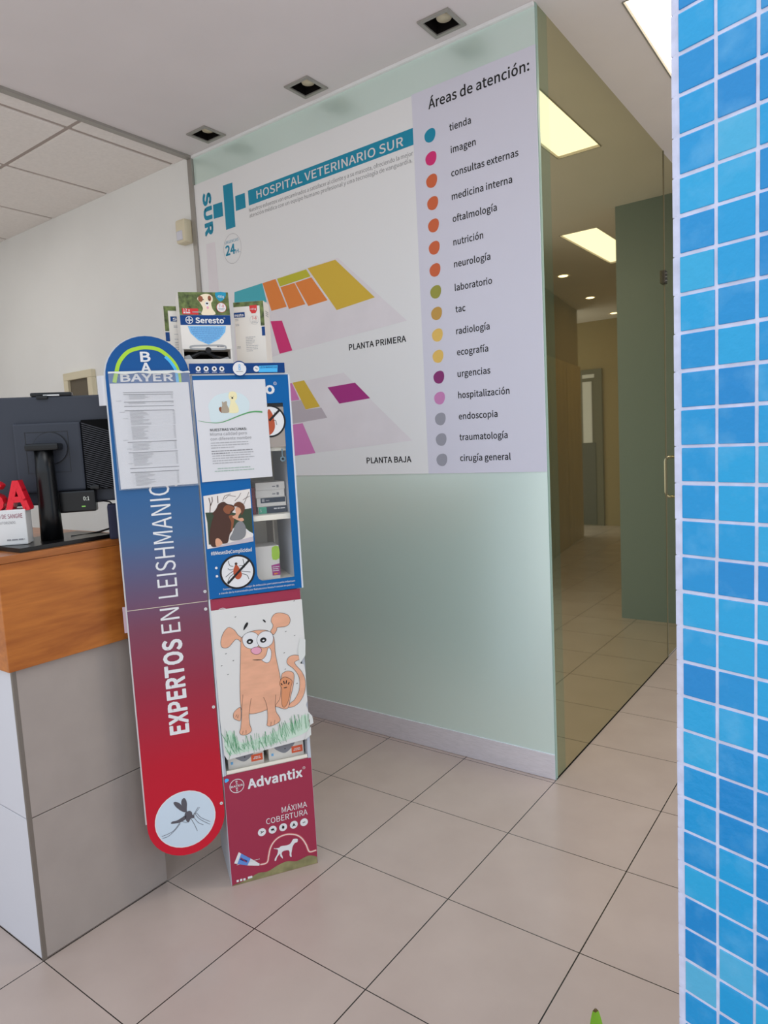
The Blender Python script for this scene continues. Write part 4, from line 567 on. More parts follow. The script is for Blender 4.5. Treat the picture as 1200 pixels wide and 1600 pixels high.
 'tick2': [(0.2197, 1.436), (0.2682, 1.4341), (0.2231, 1.485)],
 'tick2b': [(0.216, 1.4695), (0.2284, 1.4585), (0.2339, 1.4337), (0.2324, 1.4126), (0.2206, 1.3972), (0.2082, 1.3995)],
 'slash2': [(0.218, 1.4378), (0.2526, 1.47)],
 'v_paper': [(0.004, 1.5617), (0.2133, 1.5614), (0.216, 1.2697), (0.0075, 1.2665)],
 'v_blob': [(0.0434, 1.4715), (0.0433, 1.4918), (0.0635, 1.515), (0.0911, 1.5228), (0.1186, 1.5255), (0.1454, 1.5163), (0.1613, 1.4952), (0.1558, 1.4677), (0.1274, 1.4583), (0.0783, 1.443), (0.0477, 1.4407)],
 'v_wave': [(0.0097, 1.4456), (0.0376, 1.4394), (0.0677, 1.4372), (0.0919, 1.4425), (0.1271, 1.4549), (0.1555, 1.4636), (0.1766, 1.4663), (0.1983, 1.4645)],
 'v_dogb': [(0.1048, 1.5242), (0.1153, 1.5273), (0.1252, 1.522), (0.1258, 1.5065), (0.12, 1.4981), (0.1274, 1.4824), (0.1262, 1.4653), (0.1004, 1.4655), (0.1006, 1.4764), (0.1062, 1.4968), (0.1021, 1.5106)],
 'v_dogn': [(0.1125, 1.5083)],
 'v_cat': [(0.0819, 1.4992), (0.0857, 1.4957), (0.092, 1.4989), (0.096, 1.4978), (0.096, 1.4885), (0.1006, 1.4764), (0.0988, 1.4662), (0.0801, 1.4662), (0.0782, 1.4772), (0.0816, 1.4873)],
 'v_catt': [(0.0801, 1.4662), (0.0736, 1.4705), (0.0716, 1.4791), (0.0763, 1.4834), (0.0794, 1.4805)],
 'v_l1': [(0.0416, 1.4137), (0.1483, 1.4132)],
 'v_l2': [(0.0406, 1.4001), (0.1481, 1.4003)],
 'v_l3': [(0.0409, 1.3871), (0.1603, 1.3858)],
 'v_p': [(0.0426, 1.3733), (0.156, 1.3745), (0.1562, 1.3668), (0.0403, 1.3436), (0.1647, 1.3489), (0.043, 1.3124), (0.0498, 1.2913), (0.1624, 1.2927)],
 'x_strip': [(-0.0088, 1.6048), (0.273, 1.6054), (0.271, 1.5769), (0.0003, 1.5765)],
 'x_ic': [(0.0212, 1.5934), (0.0433, 1.5931), (0.0666, 1.5929), (0.088, 1.5926)],
 'x_8': [(0.1393, 1.5923), (0.1182, 1.5926), (0.1409, 1.6134)],
 'x_box': [(0.1963, 1.5999), (0.2535, 1.6014), (0.2514, 1.5813), (0.1949, 1.5814)],
 'x_c2': [(0.1887, 1.5914), (0.1793, 1.5915)],
 'q_face': [(-0.0146, 1.8174), (0.1284, 1.8198), (0.1295, 1.6119), (-0.0142, 1.6167)],
 'q_pic': [(-0.0146, 1.8174), (0.1284, 1.8198), (0.1304, 1.7543), (-0.0142, 1.7528)],
 'q_band': [(-0.0143, 1.7521), (0.1303, 1.7536), (0.1303, 1.7253), (-0.0139, 1.7239)],
 'q_txt': [(0.0286, 1.7303), (0.1107, 1.7302), (0.0298, 1.7461)],
 'q_logo': [(0.0113, 1.7382), (0.0014, 1.738)],
 'q_heart': [(0.0057, 1.7214), (0.1153, 1.7224), (0.1122, 1.7047), (0.0935, 1.6841), (0.0617, 1.6681), (0.0324, 1.6806), (0.0123, 1.7007)],
 'q_collar': [(0.0127, 1.6637), (0.0581, 1.6654), (0.1024, 1.6653), (0.1106, 1.6602), (0.105, 1.6551), (0.0573, 1.6552), (0.0138, 1.6563)],
 'q_open': [(-0.0118, 1.6469), (0.1286, 1.6464), (0.1262, 1.624), (-0.0126, 1.624)],
 'q_badge': [(0.0918, 1.8185), (0.1218, 1.8193), (0.1179, 1.8033), (0.1052, 1.7929), (0.094, 1.8027)],
 'q_b8': [(0.0975, 1.8035), (0.1162, 1.8039)],
 'q_ring': [(0.1062, 1.7753), (0.0912, 1.775)],
 'q_r78': [(0.0987, 1.7751), (0.1142, 1.7761)],
 'q_redtag': [(-0.0068, 1.7712), (0.0388, 1.7714), (0.0388, 1.7539), (-0.0065, 1.7546)],
 'q_t12': [(-0.0036, 1.7623), (0.0155, 1.7626)],
 'q_pup': [(0.0384, 1.7998), (0.0474, 1.8083), (0.0595, 1.8136), (0.0729, 1.813), (0.0824, 1.8058), (0.0822, 1.794), (0.0776, 1.7872), (0.0798, 1.7721), (0.087, 1.7553), (0.0482, 1.7541), (0.0529, 1.7716), (0.0458, 1.7882)],
 'q_pupf': [(0.0657, 1.7853), (0.0575, 1.7885), (0.0667, 1.7987)],
 'q_thumb': [(0.0594, 1.6518), (0.0499, 1.6467)],
 'y_arc': [(-0.1141, 1.6522), (-0.1936, 1.6524)],
 'y_B1': [(-0.1338, 1.6165), (-0.1062, 1.6154), (-0.1318, 1.6403)],
 'y_A1': [(-0.1339, 1.5881), (-0.1065, 1.5877), (-0.1176, 1.6104)],
 'y_BAYER': [(-0.1909, 1.5607), (-0.0493, 1.558), (-0.1894, 1.5785)],
 'y_arcpts': [(-0.2073, 1.5595), (-0.201, 1.5831), (-0.1898, 1.6155), (-0.1664, 1.642), (-0.1399, 1.6523), (-0.1139, 1.6552), (-0.0825, 1.6492), (-0.0577, 1.6295), (-0.0417, 1.6081), (-0.0333, 1.5837), (-0.0325, 1.5562)],
 'y_arcb': [(-0.0665, 1.6295), (-0.053, 1.6143), (-0.0414, 1.5929), (-0.0387, 1.5716), (-0.0384, 1.5563)],
 'z_paper': [(-0.2201, 1.556), (-0.0091, 1.5565), (-0.0048, 1.264), (-0.2155, 1.2623)],
 'z_sleeve': [(-0.2217, 1.5855), (-0.0024, 1.5854), (-0.0006, 1.259), (-0.2205, 1.2596)],
 'z_lines': [[(-0.1872, 1.5316), (-0.0538, 1.5306)], [(-0.1871, 1.5266), (-0.0543, 1.5248)], [(-0.1872, 1.5054), (-0.0542, 1.5047)], [(-0.1871, 1.4935), (-0.0545, 1.4924)], [(-0.1872, 1.4816), (-0.0549, 1.4802)], [(-0.1869, 1.3933), (-0.0542, 1.3929)], [(-0.1868, 1.3643), (-0.0539, 1.3632)], [(-0.1869, 1.3197), (-0.0536, 1.3184)], [(-0.1864, 1.3084), (-0.0545, 1.3072)]],
 'z_blocks': [[(-0.1836, 1.5241), (-0.0546, 1.5102)], [(-0.1862, 1.5033), (-0.0541, 1.4973)], [(-0.1847, 1.4779), (-0.053, 1.4381)], [(-0.1841, 1.4359), (-0.0547, 1.3981)], [(-0.1852, 1.3893), (-0.0557, 1.3673)], [(-0.1861, 1.3621), (-0.0547, 1.3424)], [(-0.1858, 1.3424), (-0.0547, 1.3238)], [(-0.1852, 1.3059), (-0.0562, 1.2677)]]}
D_E0, D_E1 = 0.5224, 0.8116
H = 2.856
# ---------------------------------------------------------------- the room
def plate(b, x0, x1, y0, y1, z, holes, up):
    xs = sorted({x0, x1, *[h[0] for h in holes], *[h[1] for h in holes]}); ys = sorted({y0, y1, *[h[2] for h in holes], *[h[3] for h in holes]})
    xs = [x for x in xs if x0 <= x <= x1]; ys = [y for y in ys if y0 <= y <= y1]
    for i in range(len(xs)-1):
        for j in range(len(ys)-1):
            cx, cy = (xs[i]+xs[i+1])/2, (ys[j]+ys[j+1])/2
            if any(h[0] < cx < h[1] and h[2] < cy < h[3] for h in holes): continue
            b.box(xs[i], xs[i+1], -ys[j+1], -ys[j], z, z+up)
DL = [-1.624, -0.978, -0.311]; DLY = -0.090; DS = 0.052
PANELS = [(0.238, 0.475, 0.235, 1.41), (0.76, 1.05, 2.85, 4.06)]
SPOTS = [(1.55, 4.19), (1.75, 5.5), (1.9, 6.8)]
struct(B().m(M_floor).box(-6, 3.4, -7.4, 2.75, -0.05, 0).build('floor'))
b = B().m(M_plaster)
plate(b, -1.87, 3.0, -2.3, 7.3, H, [(x-DS, x+DS, DLY-DS, DLY+DS) for x in DL]+PANELS, 0.03)
struct(b.build('ceiling'))
b = B().m(M_joint).box(-6, -1.905, -0.03, 2.6, H+0.006, H+0.05); b.m(M_tileceil)
for i in range(8):
    for j in range(6):
        x1 = -2.03-0.605*(i-1)-0.012; x0 = x1-0.581
        if i == 0: x0, x1 = -2.018, -1.906
        y1 = -0.56-0.605*(j-1)-0.002; y0 = y1-0.581
        if j == 0: y0, y1 = -0.54, 0.02
        if x0 < -6: continue
        b.box(x0, x1, -y1, -y0, H, H+0.0065, 0.003)
struct(b.build('ceiling_left'))
struct(B().m(M_greymetal).box(-1.905, -1.87, -0.02, 2.6, H-0.012, H+0.03).build('trim_1'))
struct(B().m(M_wall).box(-6, -1.905, -0.16, -0.02, 0, H+0.06).build('wall_back'))
struct(B().m(M_greymetal).box(-1.905, -1.872, -0.06, -0.012, 0, H-0.012, 0.002).build('trim_2'))
b = B().m(M_wall).box(-6.1, -6, -0.2, 3.5, 0, H+0.06); b.box(-6, -2.75, 3.4, 3.5, 0, H+0.06)  # second box is an unseen screen added to block the sky on the left
struct(b.build('wall_left_sky_screen'))
struct(B().m(M_frost).box(-1.870, -0.002, -0.037, -0.025, 0.10, H).build('wall_front'))
struct(B().m(mat('white_bead', 210, 206, 200, 0.5, k=1.6)).box(-1.872, -0.002, -0.026, -0.012, H-0.013, H, 0.002).build('trim_3'))
struct(B().m(M_steel).box(-1.872, -0.002, -0.040, -0.020, 0.001, 0.103, 0.0015).build('baseboard_front'))
struct(B().m(M_glassedge).box(-0.002, 0.001, -0.040, -0.024, 0.0, H).build('trim_4'))
b = B().m(M_bronzeg).box(-0.012, 0, -0.125, -0.040, 0.004, H); b.m(M_bronze).box(-0.012, 0, -1.715, -0.125, 0.004, H)
struct(b.build('wall_side'))
struct(B().m(M_void).box(-0.012, 0.002, -1.72, -0.03, 0.0, 0.004).build('baseboard_side'))
struct(B().m(mat('glass_joint', 120, 112, 90, 0.5, k=1.0)).box(-0.012, 0.003, -1.724, -1.716, 0, H).build('trim_5'))
# the rear half of the passage, seen mirrored in the dark glass
struct(B().m(M_frostdoor).box(0.0, 0.503, -2.49, -2.475, 0.0, H).build('wall_passage'))
struct(B().m(M_beige).box(0.45, 0.5, -7.2, -2.5, 0, H).build('wall_passage_left'))
def slant(b, f0, f1, z0, z1, off, th):
    p0 = Vector((1.60, 2.9)); p1 = Vector((2.12, 6.15)); d_ = (p1-p0).normalized(); n_ = Vector((d_.y, -d_.x))
    a0 = p0+(p1-p0)*f0; a1 = p0+(p1-p0)*f1; q = [a0+n_*off, a1+n_*off, a1+n_*(off+th), a0+n_*(off+th)]
    b.add([b.P(v.x, -v.y, z) for z in (z0, z1) for v in q], [(0, 1, 2, 3), (4, 5, 6, 7)]+[(i, (i+1) % 4, (i+1) % 4+4, i+4) for i in range(4)])
b = B().m(M_beige); slant(b, 0, 1, 0, H, 0.03, 0.05); b.m(M_doorwood)
for i in range(4): slant(b, i/4+.003, (i+1)/4-.003, 0.004, 2.15, 0.0, 0.03)
struct(b.build('wall_right'))
struct(B().m(M_beige).box(0.45, 3.0, -7.3, -7.2, 0, H).build('wall_end'))

t = T('door', 'bronze glass door at the far end of the dark glass wall', 'door', WALL, (-0.006, -2.09, 0.0))
t.e.name = 'door_1'; del t.e['label']; del t.e['category']; t.e['kind'] = 'structure'
t.b(M_bronze).box(-0.012, 0, -2.47, -1.726, 0.008, H-0.01).build('door_pane', t.e)
t.b(M_chrome).tube([(0.0, -1.93, 0.935), (0.035, -1.93, 0.935), (0.05, -1.93, 0.942), (0.056, -1.93, 0.96), (0.056, -1.93, 1.05), (0.056, -1.93, 1.15), (0.05, -1.93, 1.168), (0.035, -1.93, 1.175), (0.0, -1.93, 1.175)], 0.009).build('door_handle', t.e, 'curved chrome pull handle')
k = t.b(M_darkmetal).box(-0.004, 0.014, -1.73, -1.675, 2.145, 2.215, 0.003); k.m(M_chrome)
for dz in (2.160, 2.180, 2.200): k.box(0.0, 0.018, -1.708, -1.698, dz-0.003, dz+0.003)
k.build('door_hinge', t.e, 'small dark metal patch hinge')
t = T('door', '', 'door', WALL, (2.37, -7.18, 0)); t.e.name = 'door_2'; del t.e['label']; del t.e['category']; t.e['kind'] = 'structure'
t.b(mat('passage_door_frame', 92, 84, 66, 0.5)).box(2.20, 2.54, -7.2, -7.17, 0, 2.2, 0.004).build('door_frame', t.e)
t.b(M_darkmetal).box(2.30, 2.50, -7.17, -7.16, 0.02, 1.18).build('lower_panel', t.e)
t.b(M_white).box(2.34, 2.47, -7.165, -7.155, 1.18, 2.03).build('door_panel', t.e)
t.b(M_white).box(2.30, 2.47, -7.165, -7.155, 2.08, 2.13).build('transom', t.e)

# blue tiled column
t0 = COLF
b = B(COLF, (0.12, -0.2, 0)).m(M_grout).box(-0.0563, 0.35, -0.40, -0.0014, 0, H)
struct_col = T('column', 'bright blue tiled column with pale grout at the right edge', 'column', COLF, (0.12, -0.2, 0))
b.build('grout_core', struct_col.e)
k = B(COLF, (0.12, -0.2, 0)).m(M_coltile)
P_ = 0.0503; PZ = 0.05; rd = random.Random(3)
def tile(k, side, i, zc):
    g = 0.0024; j = lambda: rd.uniform(-0.0005, 0.0005)
    if side == 'f':
        u0 = (i-1)*P_+g+j(); u1 = i*P_-g+j(); k.box(u0, u1, -0.004, 0.0+j()*0.6, zc-PZ/2+g+j(), zc+PZ/2-g+j(), 0.0011)
    else:
        w1 = -0.006-i*P_; k.box(-0.0588, -0.0558, w1-P_+2*g, w1, zc-PZ/2+g, zc+PZ/2-g, 0.0012)
for r_ in range(58):
    zc = 1.831-0.025-0.05*(r_-20)
    if zc < 0.03 or zc > H-0.03: continue
    for i in range(0, 8): tile(k, 'f', i, zc)
    for i in range(0, 7): tile(k, 's', i, zc)
k.build('tile_cladding', struct_col.e)
k = B(COLF, (0.12, -0.2, 0)).m(M_grout)
for r_ in range(58):
    zc = 1.831-0.025-0.05*(r_-20)
    if zc < 0.03 or zc > H-0.03: continue
    k.box(-0.0591+rd.uniform(-.0005, .0005), -0.0511, -0.012, -0.0012, zc-0.0249, zc+0.0249, 0.0018)
k.build('edge_bead', struct_col.e, 'pale grey glazed edge pieces')

# ---------------------------------------------------------------- lamps in the ceiling
first = None
DLL = ['square grey recessed downlight nearest the white wall', 'middle one of the three square recessed downlights above the poster', 'square recessed downlight above the glass corner, largest of three']
for x, lb in zip(DL, DLL):
    if first is None:
        t = T('downlight', lb, 'ceiling lamp', WALL, (x, -DLY, H), 'square downlights along the glass wall'); first = t; d = DS
        k = t.b(M_greymetal)
        for (a, b_, c, e) in ((-.066, .066, -.066, -.05), (-.066, .066, .05, .066), (-.066, -.05, -.05, .05), (.05, .066, -.05, .05)):
            k.box(x+a, x+b_, -DLY+c, -DLY+e, H-0.006, H, 0.001)
        k.build('frame', t.e)
        k = t.b(M_void); q = 0.05
        k.box(x-q, x+q, -DLY-q, -DLY+q, H+0.078, H+0.08)
        for (a, b_, c, e) in ((-q, q, -q, -q+.002), (-q, q, q-.002, q), (-q, -q+.002, -q, q), (q-.002, q, -q, q)): k.box(x+a, x+b_, -DLY+c, -DLY+e, H, H+0.08)
        k.build('housing', t.e)
        k = t.b(M_tan).lathe((x+0.006, -DLY-0.008), [(0.027, H+0.016), (0.029, H+0.02), (0.024, H+0.05), (0.012, H+0.077)]); k.build('bulb', t.e, 'round unlit bulb')
    else:
        e = first.e.copy(); COL.objects.link(e); e.location.x = x; e['label'] = lb
        for ch in first.e.children: c = ch.copy(); COL.objects.link(c); c.parent = e
for (x0, x1, y0, y1), lb in zip(PANELS, ['long warm white light panel in the ceiling beside the blue column', 'warm light panel deep in the passage, mirrored in the dark glass']):
    t = T('light_panel', lb, 'ceiling lamp', WALL, ((x0+x1)/2, -(y0+y1)/2, H), 'recessed ceiling light panels')
    t.b(M_panel).box(x0, x1, -y1, -y0, H+0.012, H+0.016).build('diffuser', t.e)
    k = t.b(M_greymetal)
    for (a, b_, c, d_) in ((x0-.004, x0+.002, y0, y1), (x1-.002, x1+.004, y0, y1), (x0, x1, y0-.004, y0+.002), (x0, x1, y1-.002, y1+.004)): k.box(a, b_, -d_, -c, H-0.002, H+0.02)
    k.build('frame', t.e)
for (x, y), lb in zip(SPOTS, ['small round lit spotlight in the passage ceiling, nearest mirrored one', 'small round lit spotlight in the passage ceiling, second mirrored one', 'small round lit spotlight in the passage ceiling, farthest mirrored one']):
    tag(B(WALL, (x, -y, H)).m(M_spot).lathe((x, -y), [(0.04, H-0.004), (0.045, H-0.001)]).build('spotlight'), lb, 'ceiling lamp', 'passage spotlights')

# ---------------------------------------------------------------- things on the white wall
t = T('motion_sensor', 'cream motion sensor high on the white wall beside the poster', 'alarm sensor', WALL, (-1.937, -0.02, 2.425))
t.b(M_tan).box(-1.982, -1.905, -0.02, 0.035, 2.43, 2.55, 0.014).build('housing', t.e)
t.b(mat('sensor_lens', 196, 196, 206, 0.2)).box(-1.972, -1.925, 0.03, 0.038, 2.445, 2.492, 0.004).build('lens', t.e, 'milky white lens window')
t = T('wall_frame', 'cream wooden frame with dark centre on white wall above monitor', 'picture frame', WALL, (-3.08, -0.02, 1.55))
k = t.b(M_tan)
for bx in ((-3.25, -2.925, 1.845, 1.892), (-3.25, -2.925, 1.52, 1.565), (-3.25, -3.20, 1.565, 1.845), (-2.975, -2.925, 1.565, 1.845)): k.box(bx[0], bx[1], -0.02, 0.012, bx[2], bx[3], 0.004)
k.build('frame', t.e)
t.b(mat('dark_mesh', 96, 88, 74, 0.6)).box(-3.20, -2.975, -0.02, -0.006, 1.565, 1.845).build('backing', t.e, 'dark grey-brown inset')

# ---------------------------------------------------------------- wall poster
PW = 0.020
t = T('wall_poster', 'large white directory poster with two floor plans on the frosted glass', 'poster', WALL, (-0.94, 0.0, 1.213))
g = t.b(mat('poster_white', 201, 203, 205, 0.45, k=1.62)).box(-1.905+0.006, -0.526, -0.0248, -0.0200, 1.213, 2.712)
t.e.location = WALL.at(*t.g)
wp = g.build('white_panel', t.e)
lp = t.b(mat('poster_lilac', 184, 183, 194, 0.45, k=1.62)).box(-0.526, -0.002, -0.0248, -0.0200, 1.213, 2.716).build('lilac_panel', t.e)
w = -0.0195
def mean(a): return sum(q[1] for q in a)/len(a)
k = t.b(M_teal).poly([(-1.482, 2.520), (-0.526, 2.528), (-0.526, 2.592), (-1.482, 2.589)], w); k.m(M_whiteprint).text('HOSPITAL VETERINARIO SUR', -1.4253, -0.5741, 2.538, 0.036, w+0.0006, 0.016); k.build('title_bar', wp, 'teal bar with white capital letters')
c = t.b(M_teal)
for n_ in ('cross1', 'cross2', 'cross3'): c.poly(D[n_], w)
c.build('cross_logo', wp)
k = t.b(M_teal).text('SUR', 2.444, 2.655, -1.808, 0.060, w, 0.07, rot=-90); k.build('lettering', wp)
k = t.b(M_ink2).text('Nuestros esfuerzos van encaminados a satisfacer al cliente y a su mascota, ofreciendo la mejor', D['line1'][0][0], D['line1'][1][0], mean(D['line1']), 0.0165, w)
k.build('lettering', wp); k = t.b(M_ink2); k.text('atención médica con un equipo humano profesional y una tecnología de vanguardia.', D['line2'][0][0], D['line2'][1][0], mean(D['line2']), 0.0165, w); k.build('lettering', wp)
k = t.b(M_ink3).ring(D['oval'][0], 0.064, 0.0015, w, 0.071); k.m(M_teal)
k.text('24', D['h24'][0][0], D['h24'][1][0], mean(D['h24']), 0.047, w, 0.04); k.text('URGENCIAS', D['urg'][0][0], D['urg'][1][0], mean(D['urg']), 0.0135, w); k.text('H.', D['hh'][0][0], D['hh'][1][0], mean(D['hh']), 0.018, w, 0.01)
k.build('emergency_badge', wp)
t.b(M_plan).poly(D['pale'], w).build('pale_strip', wp)
k = t.b(M_plan).poly(D['f1base'], w); k.m(M_tealroom).poly(D['r1_teal'], w+.0005)
for n_ in ('orange', 'orange2', 'orange3'): k.m(M_orange).poly(D['r1_'+n_], w+.0005)
k.m(M_olive).poly(D['r1_olive'], w+.0005); k.m(M_yellow).poly(D['r1_yellow'], w+.0005); k.m(M_magenta).poly(D['r1_magenta'], w+.0005)
k.build('floor_plan', wp, 'upper floor plan with orange, yellow and magenta rooms')
k = t.b(M_plan).poly(D['f2base'], w); k.m(M_yellow).poly(D['r2_yellow'], w+.0005); k.m(M_pink).poly(D['r2_pink'], w+.0005).poly(D['r2_pink2'], w+.0005)
k.m(M_mauve).poly(D['r2_grey'], w+.0005); k.m(M_purple).poly(D['r2_magenta'], w+.0005)
k.build('floor_plan', wp, 'lower floor plan with pink, yellow and purple rooms')
t.b(M_ink).text('PLANTA PRIMERA', D['pp'][0][0], D['pp'][1][0], mean(D['pp']), 0.0255, w, 0.026).build('lettering', wp)
t.b(M_ink).text('PLANTA BAJA', D['pb'][0][0], D['pb'][1][0], mean(D['pb']), 0.0255, w, 0.026).build('lettering', wp)
t.b(M_ink).text('Áreas de atención:', D['areas'][0][0], D['areas'][1][0], 2.638, 0.0365, w, 0.020).build('lettering', lp)
dm = [M_teal, M_magenta]+[M_dorange]*5+[M_dolive, M_mustard, M_lyellow, M_lyellow, mat('plum_print', 132, 44, 108, 0.5), mat('dot_pink', 196, 128, 178, 0.5)]+[M_dgrey]*3
ds = D['dotshape']; cx = sum(p[0] for p in ds)/len(ds); cz = sum(p[1] for p in ds)/len(ds)
for (s_, u0, u1, z0), (du, dz), m_ in zip(D['services'], D['dots'], dm):
    t.b(M_ink).text(s_, u0, u1, z0, 0.0250, w, 0.020).build('lettering', lp)
    t.b(m_).poly(smooth([(du+(x-cx)*0.98, dz+(z-cz)*0.98) for x, z in ds], 3), w).build('legend_dot', lp)

# ---------------------------------------------------------------- reception counter
CX = Frame(-0.80, -1.6, PI/2)      # the counter side facing the passage: u runs into the room, w out to the right
t = T('reception_counter', 'reception counter with varnished pine top over grey stone tiles', 'counter', WALL, (-1.9, 1.4, 0))
g = t.b(M_counter)
g.box(-0.812, -0.800, 1.2, 1.592, 0.004, 0.404, 0.001).box(-0.812, -0.800, 1.2, 1.592, 0.4065, 0.815, 0.001)
g.build('side_cladding', t.e)
g = t.b(mat('counter_tile_daylit', 170, 168, 172, 0.5, k=1.62))  # same counter tile, lightened to carry the daylight on the front face
for i in range(3):
    x1 = -0.808-0.8*i; g.box(x1-0.797, x1, 1.588, 1.600, 0.004, 0.404, 0.001).box(x1-0.797, x1, 1.588, 1.600, 0.4065, 0.815, 0.001)
g.build('front_cladding', t.e)
t.b(M_darkmetal).box(-3.2, -0.812, 1.2, 1.588, 0.0, 0.815).build('core', t.e)
t.b(mat('corner_metal', 120, 112, 104, 0.4, 0.5)).box(-0.808, -0.7995, 1.589, 1.6005, 0.0, 0.815, 0.001).build('corner_trim', t.e)
t.b(M_wood).box(-3.2, -0.785, 1.19, 1.612, 0.815, 1.097, 0.002).build('fascia', t.e)
t.b(wood_material('varnished_pine_top', (132, 72, 28), (178, 108, 52), (9, 1.6, 13), 0.3)).box(-3.2, -0.784, 1.19, 1.614, 1.0975, 1.117, 0.002).build('counter_top', t.e)

# ---------------------------------------------------------------- monitor on the counter
Z0 = 1.117
MO = Frame(-0.93, -1.40, math.atan2(0.769, 0.64), Z0)
t = T('monitor', 'black computer monitor seen from behind on the pine counter', 'monitor', MON, (0.02, 0.0, Z0))
M_mon = mat('monitor_charcoal', 46, 49, 58, 0.5); M_mond = mat('monitor_dark', 28, 28, 31, 0.4)
k = t.b(M_mon).box(-0.255, 0.295, -0.060, -0.030, 1.225, 1.538, 0.005)
k.build('screen_housing', t.e)
k = t.b(M_mon).box(-0.068, 0.112, -0.031, -0.012, 1.262, 1.462, 0.006); k.build('back_cover', t.e)
k = t.b(mat('vent_black', 8, 8, 9, 0.7, spec=0.1, k=1.0)).box(0.113, 0.200, -0.031, -0.016, 1.262, 1.466, 0.003); k.m(mat('vent_slat', 62, 62, 68, 0.5, k=1.0))
for i in range(30): 
    z = 1.270+i*0.0064
    k.poly([(0.115, z), (0.198, z-0.030), (0.198, z-0.0276), (0.115, z+0.0024)] if z > 1.295 else [(0.115, z), (0.115+(z-1.264)*2.75, 1.264), (0.115+(z-1.2616)*2.75, 1.264), (0.115, z+0.0024)], -0.0155)
k.build('vent', t.e, 'black slatted ventilation grille')
k = t.b(M_mond); 
k.box(-0.038, 0.077, -0.012, -0.0112, 1.318, 1.3195).box(-0.038, 0.077, -0.012, -0.0112, 1.4345, 1.436).box(-0.038, -0.0365, -0.012, -0.0112, 1.318, 1.436).box(0.0755, 0.077, -0.012, -0.0112, 1.318, 1.436)
k.ring((0.028, 1.388), 0.046, 0.003, -0.0111); k.build('mount_plate', t.e)
k = t.b(M_mon).ell((0.028, 1.388), 0.045, -0.004, depth=0.008); k.build('pivot', t.e)
k = t.b(M_black).lathe((0.018, 0.035), [(0.030, Z0+0.012), (0.028, Z0+0.1), (0.026, Z0+0.2), (0.024, 1.392)]); k.build('pole', t.e)
k = t.b(M_black).box(-0.025, 0.062, -0.006, 0.062, 1.382, 1.402, 0.006); k.build('arm', t.e)
cs = MON
k = t.b(M_black)
def wl(x, y):
    v = Vector((x, y, 0))-MON.o; return (v.dot(MON.d), v.dot(MON.n))
q = [wl(-0.800, -1.545), wl(-0.815, -1.262), wl(-1.02, -1.262), wl(-1.02, -1.545)]
N = 4; vs_ = [k.P(u, w_, Z0) for u, w_ in q]+[k.P(u, w_, Z0+0.012) for u, w_ in q]
k.add(vs_, [(0, 1, 2, 3), (4, 5, 6, 7)]+[(i, (i+1) % 4, (i+1) % 4+4, i+4) for i in range(4)])
k.build('base_plate', t.e)
t = T('webcam', 'slim black webcam bar clipped on top of the monitor', 'webcam', MON, (0.04, -0.03, 1.538))
t.b(M_black).box(-0.017, 0.094, -0.06, -0.028, 1.538, 1.549, 0.004).build('bar', t.e)
t.b(M_black).box(0.0, 0.03, -0.035, -0.022, 1.530, 1.540, 0.002).build('clip', t.e)
t.b(M_white).box(0.018, 0.062, -0.029, -0.026, 1.5385, 1.5425, 0.001).build('sticker', t.e, 'white strip')
t = T('control_box', 'small black box with lit digits below the monitor back', 'device', MON, (0.08, 0.0, 1.20))
t.b(M_black).box(0.036, 0.138, -0.03, 0.012, 1.200, 1.262, 0.005).build('housing', t.e)
k = t.b(M_led).text('0:1', 0.106, 0.122, 1.233, 0.011, 0.0126); k.m(M_ledg).box(0.100, 0.110, 0.011, 0.0127, 1.2145, 1.2175); k.build('display', t.e)
t.b(M_black).box(0.125, 0.15, -0.02, 0.0, 1.262, 1.275, 0.003).build('button', t.e)
t.b(M_black).box(0.058, 0.112, -0.03, -0.012, 1.235, 1.262).build('bracket', t.e)
tag(B(MON, (0.1, 0.0, Z0)).m(M_black).tube([(0.06, -0.01, Z0+0.012), (0.09, -0.04, Z0+0.010), (0.13, -0.06, Z0+0.014), (0.165, -0.075, Z0+0.022), (0.20, -0.09, Z0+0.014), (0.24, -0.10, Z0+0.005), (0.27, -0.10, Z0+0.004)], 0.003, 6).build('cable'), 'black cable lying on the counter beside the monitor base', 'cable')
tag(B(MON, (0.17, -0.04, 1.21)).m(M_black).tube([(0.138, -0.01, 1.225), (0.155, -0.02, 1.226), (0.17, -0.03, 1.222), (0.182, -0.05, 1.205), (0.19, -0.06, 1.17), (0.2, -0.08, Z0+0.003)], 0.0022, 6).build('cable'), 'thin black lead plugged into the lit box', 'cable')
tag(B(MON, (0.19, -0.02, 1.24)).m(M_white).tube([(0.186, -0.028, 1.28), (0.19, -0.024, 1.255), (0.192, -0.024, 1.235), (0.2, -0.03, 1.21), (0.215, -0.05, 1.19), (0.22, -0.06, Z0+0.003)], 0.0025, 6).build('cable'), 'white cable hanging behind the right end of monitor', 'cable')
tag(B(STAND, (-0.225, -0.06, Z0)).m(M_navy).box(-0.258, -0.200, -0.105, -0.045, Z0, 1.218, 0.006).build('pouch'), 'dark navy pouch on the counter behind the tall board', 'pouch')

